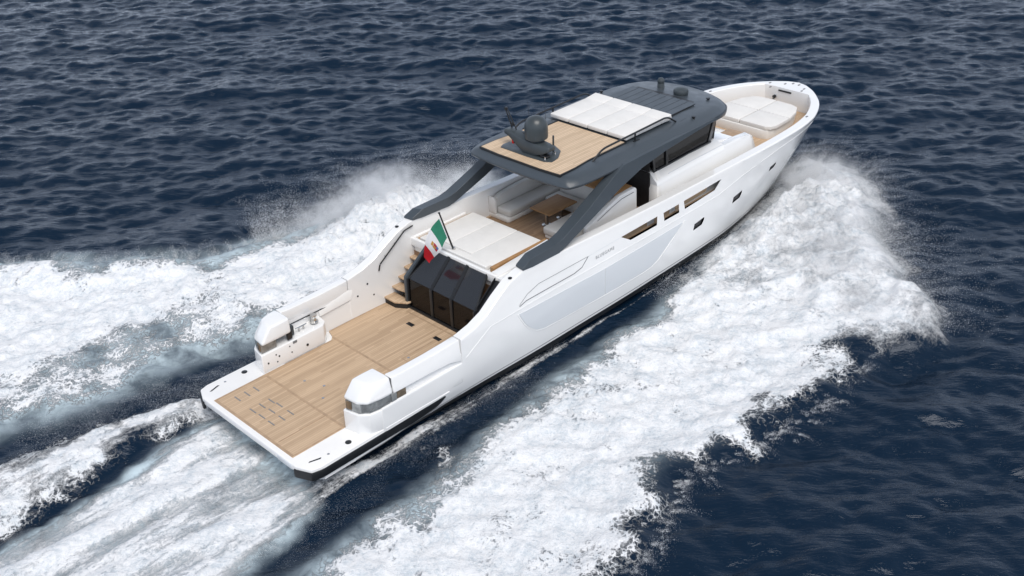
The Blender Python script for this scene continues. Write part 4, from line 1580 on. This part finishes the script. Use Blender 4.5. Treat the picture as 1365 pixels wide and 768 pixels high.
d1 = sdf(W_STBD, x, y)
d1 = d1 + 0.9 * np.exp(-(((x - 17.4) / 2.0)**2 + ((y + 9.6) / 1.7)**2)) + 0.5 * np.exp(-(((x - 21.5) / 2.0)**2 + ((y + 6.4) / 1.5)**2))
bow = sstep(12.5, 19, x)
f1 = dense(d1, 2.0 - 0.3 * bow, 0.55 + 0.6 * bow, 1.9)
thin = np.exp(-(((x - 16.6) / 2.6)**2 + ((y + 4.6) / 1.0)**2))
f1 = f1 * (1 - 0.14 * thin) * (0.80 + 0.36 * nC) * (1 - 0.10 * sstep(6, 2, x))
d4 = sdf(W_PORT, x, y)
f4 = dense(d4, 1.8 + 0.5 * bow, 0.5 + 0.6 * bow, 1.9)
dark = np.exp(-(((x + 0.3) / 2.8)**2 + ((y - 7.7 - 0.25 * x * 0) / 0.9)**2)) + 0.7 * np.exp(-(((x - 2.2) / 1.6)**2 + ((y - 7.2) / 0.6)**2))
f4 = f4 * (0.82 + 0.34 * nC) * (1 - 0.55 * np.clip(dark, 0, 1) * sstep(0.35, 0.65, nA + 0.15))
d2 = sdf(W_PROP, x, y)
f2 = dense(d2, 1.1, 0.35, 0.6) * (0.70 + 0.42 * nS) * (1 - 0.35 * sstep(-1.2, 0.9, x))
d3 = sdf(W_RIDGE, x, y)
f3 = dense(d3 + 0.30, 0.6, 0.75, 1.0) * (0.66 + 0.42 * nB)
d5 = sdf(W_HULLBAND, x, y)
f5 = dense(d5, 0.16, 0.12, 0.14) * (0.50 + 0.35 * nB)
f = np.maximum.reduce([f1, f2, f3, f4, f5])
# a thin scatter of broken foam beside the hull band
f = np.maximum(f, 0.30 * np.exp(-((d5 / 0.5)**2)) * (x < 10))
foam[m] = np.clip(f, 0, 1)
aer[m] = np.clip(np.maximum.reduce([sstep(0.1, 1.2, d1) * (1 - 0.75 * bow) * sstep(-9.5, -7.0, y), sstep(-0.9, 0.9, d4 + (nA - .5) * 1.0), sstep(-0.15, 0.5, d2 + (nB - .5) * 0.5)]), 0, 1)
streak[m] = np.clip(np.maximum.reduce([sstep(-0.3, 0.4, d2), sstep(-0.3, 0.3, d3), sstep(-0.3, 0.2, d5)]), 0, 1) * (1 - 0.7 * np.maximum(f1, f4))
streak[m] = np.maximum(streak[m], 0.45 * np.maximum(sstep(0, .5, d1) * sstep(3.2, 0.6, -y - 2.2), sstep(0, .5, d4) * sstep(4, 1, y - 4)))
in1, in4, in2, in3 = sstep(-0.4, 1.6, d1), sstep(-0.4, 1.8, d4), sstep(-0.2, 0.8, d2), sstep(-0.5, 0.3, d3)
h = in1 * (0.14 + 0.34 * bow + (lump - 0.6) * (0.24 + 0.25 * bow) + (lump2 - 0.6) * 0.12)
h += sstep(0.0, 0.7, d1) * sstep(2.2, 0.7, d1) * 0.22 * sstep(-4, -7, y)
h += in4 * (0.16 + 0.30 * bow + (lump - 0.6) * 0.28 + (lump2 - 0.6) * 0.13)
h += sstep(0.0, 0.8, d4) * sstep(2.4, 0.8, d4) * 0.30 * sstep(8, 11, y)
h += in2 * (1 - in3) * (0.10 * sstep(0.5, -2, x) + (nS - 0.5) * 0.15 + (lump2 - 0.5) * 0.07)
# raised plumes thrown up beside the hull
h += in4 * (0.55 + 0.7 * lump2) * 0.75 * np.exp(-(((x - 11.5) / 3.2)**2 + ((y - 8.0) / 1.3)**2))
h += in1 * (0.55 + 0.7 * lump2) * 0.42 * np.exp(-(((x - 21.3) / 2.6)**2 + ((y + 4.4) / 1.5)**2))
# the ridge that peels off the port quarter, with a hollow on its inner side
h += in3 * (0.22 + (lump2 - 0.5) * 0.22)
hol = np.exp(-((d3 + 0.45) / 0.35)**2) * (y < 3.2) * (x < 1.2)
h -= 0.08 * hol
lift[m] = h
mist[m] = np.clip(np.maximum.reduce([bow * sstep(-1.4, 0.2, np.maximum(d1, d4)), in2 * 0.45, in3 * 0.35, 0.12 * np.maximum(in1, in4)]), 0, 1)
calm[m] = (1 - 0.65 * np.exp(-((np.abs(y) - 2.6) / 1.0)**2) * sstep(-1, 2, x) * sstep(20, 15, x)) * (1 - 0.55 * np.maximum.reduce([in1, in2, in3, in4]))
# the hollow between hull and wash on either side
side = np.exp(-((np.abs(Y_) - 3.3) / 0.6)**2) * sstep(-3, 2, X) * sstep(16, 10, X)
lift -= 0.14 * side * (1 - np.clip(foam * 2, 0, 1))
hullm = (np.abs(Y_) < 2.7) & (X > 0.2) & (X < 24.5)

amp = near * calm
ZZ = tile(TZ, X, Y_) * amp + lift
ZZ = np.where(hullm, np.minimum(ZZ, 0.12), ZZ)
XX = X + tile(TX, X, Y_) * amp * 0.45
YY = Y_ + tile(TY, X, Y_) * amp * 0.45
# small crests breaking to a fleck of white only inside the disturbed water
nxg, nyg = shape
idx = np.arange(nxg * nyg).reshape(shape)
quads = np.stack([idx[:-1, :-1], idx[1:, :-1], idx[1:, 1:], idx[:-1, 1:]], -1).reshape(-1, 4)
wet = np.maximum(foam, aer)
isfoam = wet[quads].max(1) > 0.015


def grid_object(name, sel, mat):
    q = quads[sel]
    used, inv = np.unique(q, return_inverse=True)
    q = inv.reshape(-1, 4)
    me = bpy.data.meshes.new(name)
    me.vertices.add(len(used))
    me.vertices.foreach_set('co', np.stack([XX[used], YY[used], ZZ[used]], -1).astype(np.float32).ravel())
    me.loops.add(len(q) * 4)
    me.loops.foreach_set('vertex_index', q.astype(np.int32).ravel())
    me.polygons.add(len(q))
    me.polygons.foreach_set('loop_start', (np.arange(len(q)) * 4).astype(np.int32))
    me.polygons.foreach_set('use_smooth', np.ones(len(q), bool))
    me.update(calc_edges=True)
    for nm, arr in (('foam', foam), ('aerated', aer), ('streak', streak), ('mist', mist)):
        a = me.attributes.new(nm, 'FLOAT', 'POINT')
        a.data.foreach_set('value', arr[used].astype(np.float32))
    me.materials.append(mat)
    me.validate()
    o = bpy.data.objects.new(name, me)
    COL.objects.link(o)
    return o


# water and foam share one shader so that the edge of the foam melts into the sea
q = NB("sea_surface")
v = q.coord()


def attr(nm):
    a = q.n("ShaderNodeAttribute", attribute_name=nm)
    return a.outputs['Fac']


aF, aA, aS, aM = attr('foam'), attr('aerated'), attr('streak'), attr('mist')
iso = q.noise(v, 1.05, 12, 0.64, 0.35)
vs_ = q.coord((0.30, 1.9, 1.0))
stk = q.noise(vs_, 1.5, 12, 0.66, 0.25)
nmix = q.math('ADD', q.math('MULTIPLY', iso, q.math('SUBTRACT', 1.0, aS)), q.math('MULTIPLY', stk, aS))
fine = q.noise(v, 8.0, 8, 0.70, 0.2)
grain = q.noise(v, 26.0, 4, 0.75)
nmix = q.math('ADD', q.math('MULTIPLY', nmix, 0.58), q.math('ADD', q.math('MULTIPLY', fine, 0.26), q.math('MULTIPLY', grain, 0.16)))
# lace: cells of broken foam where it thins out
dv = q.n("ShaderNodeVectorMath", operation='ADD')
nz3 = q.n("ShaderNodeTexNoise")
nz3.inputs['Scale'].default_value = 1.6
nz3.inputs['Detail'].default_value = 5
q.l(v, nz3.inputs['Vector'])
sc3 = q.n("ShaderNodeVectorMath", operation='SCALE')
sc3.inputs['Scale'].default_value = 1.3
q.l(nz3.outputs['Color'], sc3.inputs[0])
q.l(v, dv.inputs[0])
q.l(sc3.outputs[0], dv.inputs[1])
vo = q.n("ShaderNodeTexVoronoi", feature='DISTANCE_TO_EDGE')
vo.inputs['Scale'].default_value = 4.6
q.l(dv.outputs[0], vo.inputs['Vector'])
lace = q.rng(vo.outputs['Distance'], 0.0, 0.20, 0.06, -0.03)
lace = q.math('MULTIPLY', lace, q.math('SUBTRACT', 1.0, q.math('MAXIMUM', aS, aM)))
nmix = q.math('ADD', nmix, lace)
thr = q.rng(aF, 0.0, 1.0, 0.74, 0.34, smooth=False)
soft = q.math('ADD', 0.05, q.math('MULTIPLY', aM, 0.13))
cover = q.rng(nmix, q.math('SUBTRACT', thr, soft), q.math('ADD', thr, soft))
cover = q.math('MULTIPLY', cover, q.rng(aF, 0.01, 0.22))
tone = q.noise(v, 1.9, 9, 0.68, 0.35)
tone = q.math('ADD', q.math('MULTIPLY', tone, 0.45), q.math('ADD', q.math('MULTIPLY', fine, 0.35), q.math('MULTIPLY', grain, 0.20)))
milky = q.math('MULTIPLY', aA, q.rng(iso, 0.30, 0.62, 0.25, 1.0))
water = (0.0036, 0.0128, 0.0285)
wc = q.mix(q.math('MULTIPLY', milky, 0.9), water, (0.56, 0.67, 0.72))
fc = q.mix(q.rng(tone, 0.37, 0.56), (0.58, 0.64, 0.69), (0.86, 0.87, 0.885))
base = q.mix(cover, wc, fc)
rough = q.math('ADD', q.math('MULTIPLY', q.math('MAXIMUM', cover, q.math('MULTIPLY', milky, 0.45)), 0.75), 0.07)
rv = q.coord(rot=(0, 0, R(47)))


def scaled(vec, sc):
    mm = q.n("ShaderNodeMapping")
    mm.inputs['Scale'].default_value = sc
    q.l(vec, mm.inputs['Vector'])
    return mm.outputs['Vector']


r1 = q.noise(scaled(rv, (0.42, 1.5, 1.0)), 1.6, 5, 0.6, 0.25)
r2 = q.noise(scaled(rv, (0.6, 2.0, 1.0)), 5.0, 4, 0.6, 0.2)
rip = q.math('ADD', q.math('MULTIPLY', r1, 1.0), q.math('MULTIPLY', r2, 0.24))
wat_h = q.math('MULTIPLY', rip, 0.068)
foam_h = q.math('MULTIPLY', q.math('ADD', q.math('MULTIPLY', tone, 0.10), q.math('MULTIPLY', fine, 0.03)), q.math('MAXIMUM', cover, 0.0))
nrm = q.bump(q.math('ADD', wat_h, foam_h), 1.0, 1.0)
SEA = q.set(Base_Color=base, Roughness=rough, Normal=nrm, IOR=1.333, Specular_IOR_Level=q.math('SUBTRACT', 0.40, q.math('MULTIPLY', cover, 0.28)), Specular_Tint=(0.84, 0.90, 1.0))

sea = grid_object("water", ~isfoam, SEA)
sea['kind'] = 'structure'
wash = grid_object("wake_foam", isfoam, SEA)
wash['kind'] = 'stuff'
wash['label'] = "white churned wake foam spreading from both sides and the stern of the yacht"
wash['category'] = "foam"


# ------------------------------------------------------------------ flying spray: drops of water
def drops(name, pts, size, label):
    """One small closed drop (a tetrahedron) for each point."""
    n = len(pts)
    base_t = np.array([(1, 1, 1), (1, -1, -1), (-1, 1, -1), (-1, -1, 1)], float) / 1.732
    qv = rng.normal(size=(n, 4))
    qv /= np.linalg.norm(qv, axis=1, keepdims=True)
    a_, b_, c_, d_ = qv.T
    Rm = np.stack([np.stack([1 - 2 * (c_**2 + d_**2), 2 * (b_ * c_ - a_ * d_), 2 * (b_ * d_ + a_ * c_)], -1),
                   np.stack([2 * (b_ * c_ + a_ * d_), 1 - 2 * (b_**2 + d_**2), 2 * (c_ * d_ - a_ * b_)], -1),
                   np.stack([2 * (b_ * d_ - a_ * c_), 2 * (c_ * d_ + a_ * b_), 1 - 2 * (b_**2 + c_**2)], -1)], 1)
    vv = np.einsum('nij,kj->nki', Rm, base_t) * size[:, None, None] + pts[:, None, :]
    me = bpy.data.meshes.new(name)
    me.vertices.add(n * 4)
    me.vertices.foreach_set('co', vv.astype(np.float32).ravel())
    fq = np.array([(0, 1, 2), (0, 3, 1), (0, 2, 3), (1, 3, 2)])
    fi = (fq[None] + (np.arange(n) * 4)[:, None, None]).reshape(-1, 3)
    me.loops.add(len(fi) * 3)
    me.loops.foreach_set('vertex_index', fi.astype(np.int32).ravel())
    me.polygons.add(len(fi))
    me.polygons.foreach_set('loop_start', (np.arange(len(fi)) * 3).astype(np.int32))
    me.polygons.foreach_set('use_smooth', np.ones(len(fi), bool))
    me.update(calc_edges=True)
    me.materials.append(M['spray'])
    o = bpy.data.objects.new(name, me)
    COL.objects.link(o)
    o['kind'] = 'stuff'
    o['label'] = label
    o['category'] = "spray"
    return o


M['spray'] = plain("spray_drops", (0.86, 0.87, 0.88), 0.5, var=0.02)


def along(path, n):
    p = np.array(path, float)
    seg = np.linalg.norm(np.diff(p, axis=0), axis=1)
    cum = np.concatenate([[0], np.cumsum(seg)])
    t = rng.random(n) * cum[-1]
    i = np.clip(np.searchsorted(cum, t) - 1, 0, len(seg) - 1)
    f = ((t - cum[i]) / seg[i])[:, None]
    d = (p[i + 1] - p[i]) / seg[i][:, None]
    return p[i] * (1 - f) + p[i + 1] * f, np.stack([-d[:, 1], d[:, 0]], -1)


def spray(n, path, spread_in, spread_out, hmax, smin, smax, clump=0.0, seed=20):
    """Drops around a path in plan: out to spread_out on its left side, in to spread_in on its right."""
    p, nrm = along(path, n)
    s_ = rng.normal(size=n)
    off = np.where(s_ > 0, s_ * spread_out, s_ * spread_in)
    p = p + nrm * off[:, None] + rng.normal(size=(n, 2)) * 0.08
    k = np.exp(-np.abs(off) / (0.9 * np.where(s_ > 0, spread_out, spread_in)))
    zz = rng.random(n)**1.6 * hmax * (0.25 + 0.75 * k)
    size = 0.6 * smin + 0.55 * (smax - smin) * rng.random(n)**5
    if clump:
        c = vnoise(p[:, 0] * 1.3, p[:, 1] * 1.3, seed, 4)
        keep = rng.random(n) < np.clip((c - (0.5 - 0.12 / max(clump, 0.01) * 0.5)) * 5 * clump + 0.25, 0.02, 1)
        p, zz, size = p[keep], zz[keep], size[keep]
    return np.column_stack([p, zz + 0.02]), size


def tagged(*parts):
    return np.concatenate([a for a, _ in parts]), np.concatenate([b_ for _, b_ in parts])


def jets(n, path, out, side, up, width, smin, smax, drift=(-0.5, 0.0), per=260):
    """Thrown fingers of spray: each is a short ballistic arc of drops that starts on the path and thins as it flies."""
    k = max(1, n // per)
    p0, nrm = along(path, k)
    p0 = p0 + rng.normal(size=(k, 2)) * 0.15
    reach = out * (0.25 + rng.gamma(2.0, 0.45, size=k))
    hgt = up * (0.3 + 0.9 * rng.random(k)) * np.clip(reach / out, 0.4, 1.4)
    dirs = nrm * side + np.array(drift)[None] + rng.normal(size=(k, 2)) * 0.30
    dirs /= np.linalg.norm(dirs, axis=1, keepdims=True)
    cnt = (per * np.clip(reach / out, 0.4, 2)).astype(int)
    i = np.repeat(np.arange(k), cnt)
    i = i[rng.random(len(i)) < 1.0]
    t = rng.beta(0.75, 2.6, size=len(i))
    w = width * (0.35 + 1.0 * t)
    xy = p0[i] + dirs[i] * (reach[i] * t)[:, None] + rng.normal(size=(len(i), 2)) * w[:, None] * 0.6
    z = hgt[i] * 4 * t * (1 - t) * 0.9 + np.abs(rng.normal(size=len(i))) * w * 0.45 + 0.10
    size = (smin + (smax - smin) * rng.random(len(i))**6) * (1.1 - 0.4 * t)
    return np.column_stack([xy, z]), size


# outer edge of the starboard wash, traced from the bow aft (left of the path is the open sea)
edge_s = [(25.2, -0.7), (25.4, -2.0), (24.7, -3.8), (23.4, -4.9), (21.6, -5.8), (20.2, -6.6), (18.6, -8.0), (17.4, -9.2), (16.4, -10.1), (15.3, -9.7), (13.5, -10.2), (11.5, -10.1), (9.3, -9.9), (6.8, -9.1), (4.5, -10.1), (0, -10.6), (-6, -10.3)]
S0, S1 = 0.0028, 0.0095
p, s_ = tagged(
    jets(120000, edge_s[:6], 1.1, 1, 0.75, 0.16, S0, S1, (0.1, -0.2)),
    jets(120000, edge_s[4:9], 1.9, 1, 0.45, 0.16, S0, S1 * 1.2, (0.45, -0.7)),
    jets(60000, edge_s[8:], 0.45, 1, 0.22, 0.10, S0, S1, (-0.2, -0.2), 180),
    spray(110000, [(24.6, -1.2), (22.5, -3.2), (20.2, -4.6), (18, -6.2), (15.5, -7.5)], 1.3, 1.1, 0.85, 0.004, 0.018, 0.6, 21),
    spray(50000, [(24.6, -0.9), (22, -1.9), (19, -2.5), (16, -2.8), (13.5, -3.0)], 0.35, 0.35, 0.55, 0.004, 0.016, 0.6, 25))
drops("spray", p, s_, "white bow spray flying off the starboard side of the yacht")
# port side: right of the path is open sea
edge_p = [(25.0, 0.7), (25.0, 1.8), (24.0, 2.9), (22.6, 3.8), (21.0, 4.7), (19.2, 5.6), (17.0, 6.7), (15.6, 7.6), (14.4, 8.6), (13.2, 9.4), (12.0, 9.5), (10.3, 9.4), (8.8, 9.5), (7.0, 10.0), (5.3, 10.5), (4.1, 11.8), (2.4, 12.9), (0.2, 15.8), (-5.6, 17.2)]
p, s_ = tagged(
    jets(30000, edge_p[:7], 0.8, -1, 0.4, 0.15, S0, S1 * 1.15, (0.1, 0.2)),
    jets(170000, edge_p[7:14], 1.3, -1, 0.95, 0.24, S0, S1 * 1.15, (0.2, 0.3)),
    jets(50000, edge_p[12:], 0.5, -1, 0.25, 0.12, S0, S1 * 1.15, (-0.2, 0.2), 180),
    spray(90000, edge_p[7:13], 0.9, 0.8, 0.9, 0.004, 0.018, 0.8, 32))
drops("spray", p, s_, "white spray rising along the far port edge of the wake")
p, s_ = tagged(
    spray(90000, [(1.0, 2.95), (-1.6, 3.35), (-4.5, 3.6), (-9, 3.5)], 0.5, 0.45, 0.32, 0.0035, 0.016, 0.8, 41),
    spray(40000, [(3.2, 3.6), (1.4, 4.0), (-1.0, 4.6), (-4.0, 5.2)], 0.55, 0.45, 0.28, 0.003, 0.013, 0.8, 42))
drops("spray", p, s_, "speckled spray ridge peeling off behind the port corner of the stern")
p, s_ = tagged(
    spray(60000, [(10, -2.74), (6, -2.78), (2.2, -2.82), (0.4, -2.9), (-2, -3.2), (-5, -3.7)], 0.14, 0.12, 0.20, 0.003, 0.013, 0.8, 51),
    spray(18000, [(8, -3.2), (4, -3.4), (0, -3.6), (-3, -4.0)], 0.3, 0.3, 0.10, 0.003, 0.010, 0.8, 52))
drops("spray", p, s_, "thin line of spray running along the starboard waterline to the stern")


# ------------------------------------------------------------------ fine mist hanging over the thrown spray
def mist_mat():
    m = bpy.data.materials.new("spray_mist")
    m.use_nodes = True
    t = m.node_tree
    t.nodes.clear()
    out = t.nodes.new("ShaderNodeOutputMaterial")
    pv = t.nodes.new("ShaderNodeVolumePrincipled")
    pv.inputs['Color'].default_value = (1.0, 1.0, 1.0, 1)
    pv.inputs['Anisotropy'].default_value = 0.2
    tc_ = t.nodes.new("ShaderNodeTexCoord")
    ln = t.nodes.new("ShaderNodeVectorMath")
    ln.operation = 'LENGTH'
    t.links.new(tc_.outputs['Object'], ln.inputs[0])
    fall = t.nodes.new("ShaderNodeMapRange")
    fall.interpolation_type = 'SMOOTHSTEP'
    for k_, v_ in (('From Min', 0.25), ('From Max', 1.0), ('To Min', 1.0), ('To Max', 0.0)):
        fall.inputs[k_].default_value = v_
    t.links.new(ln.outputs['Value'], fall.inputs['Value'])
    geo = t.nodes.new("ShaderNodeNewGeometry")
    no = t.nodes.new("ShaderNodeTexNoise")
    no.inputs['Scale'].default_value = 1.9
    no.inputs['Detail'].default_value = 5
    no.inputs['Roughness'].default_value = 0.65
    t.links.new(geo.outputs['Position'], no.inputs['Vector'])
    cl = t.nodes.new("ShaderNodeMapRange")
    for k_, v_ in (('From Min', 0.40), ('From Max', 0.66), ('To Min', 0.0), ('To Max', 1.0)):
        cl.inputs[k_].default_value = v_
    t.links.new(no.outputs['Fac'], cl.inputs['Value'])
    mu = t.nodes.new("ShaderNodeMath")
    mu.operation = 'MULTIPLY'
    t.links.new(fall.outputs['Result'], mu.inputs[0])
    t.links.new(cl.outputs['Result'], mu.inputs[1])
    m2 = t.nodes.new("ShaderNodeMath")
    m2.operation = 'MULTIPLY'
    m2.inputs[1].default_value = 2.4
    t.links.new(mu.outputs[0], m2.inputs[0])
    t.links.new(m2.outputs[0], pv.inputs['Density'])
    t.links.new(pv.outputs[0], out.inputs['Volume'])
    return m


M['mist'] = mist_mat()
b = new_bm()
bmesh.ops.create_icosphere(b, subdivisions=3, radius=1.0)
ball = bpy.data.meshes.new("spray_mist")
b.to_mesh(ball)
b.free()
ball.materials.append(M['mist'])
for (px, py, pz, rx, ry, rz_, rot) in ((23.6, -2.9, 0.55, 2.3, 1.9, 1.0, 0), (21.0, -4.9, 0.5, 2.2, 2.2, 0.95, 35), (18.8, -6.7, 0.45, 2.2, 1.9, 0.85, 50), (17.0, -8.6, 0.35, 1.6, 1.3, 0.6, 60),
                                       (14.4, 7.0, 0.6, 2.2, 1.5, 1.1, -25), (11.8, 8.6, 0.85, 2.6, 1.7, 1.3, 0), (9.6, 8.8, 0.5, 2.2, 1.8, 0.8, 0)):
    o = bpy.data.objects.new("spray_mist", ball)
    COL.objects.link(o)
    o.location = (px, py, pz)
    o.scale = (rx, ry, rz_)
    o.rotation_euler = (0, 0, R(rot))
    o['kind'] = 'stuff'
    o['label'] = "fine white mist hanging over the spray beside the yacht"
    o['category'] = "mist"
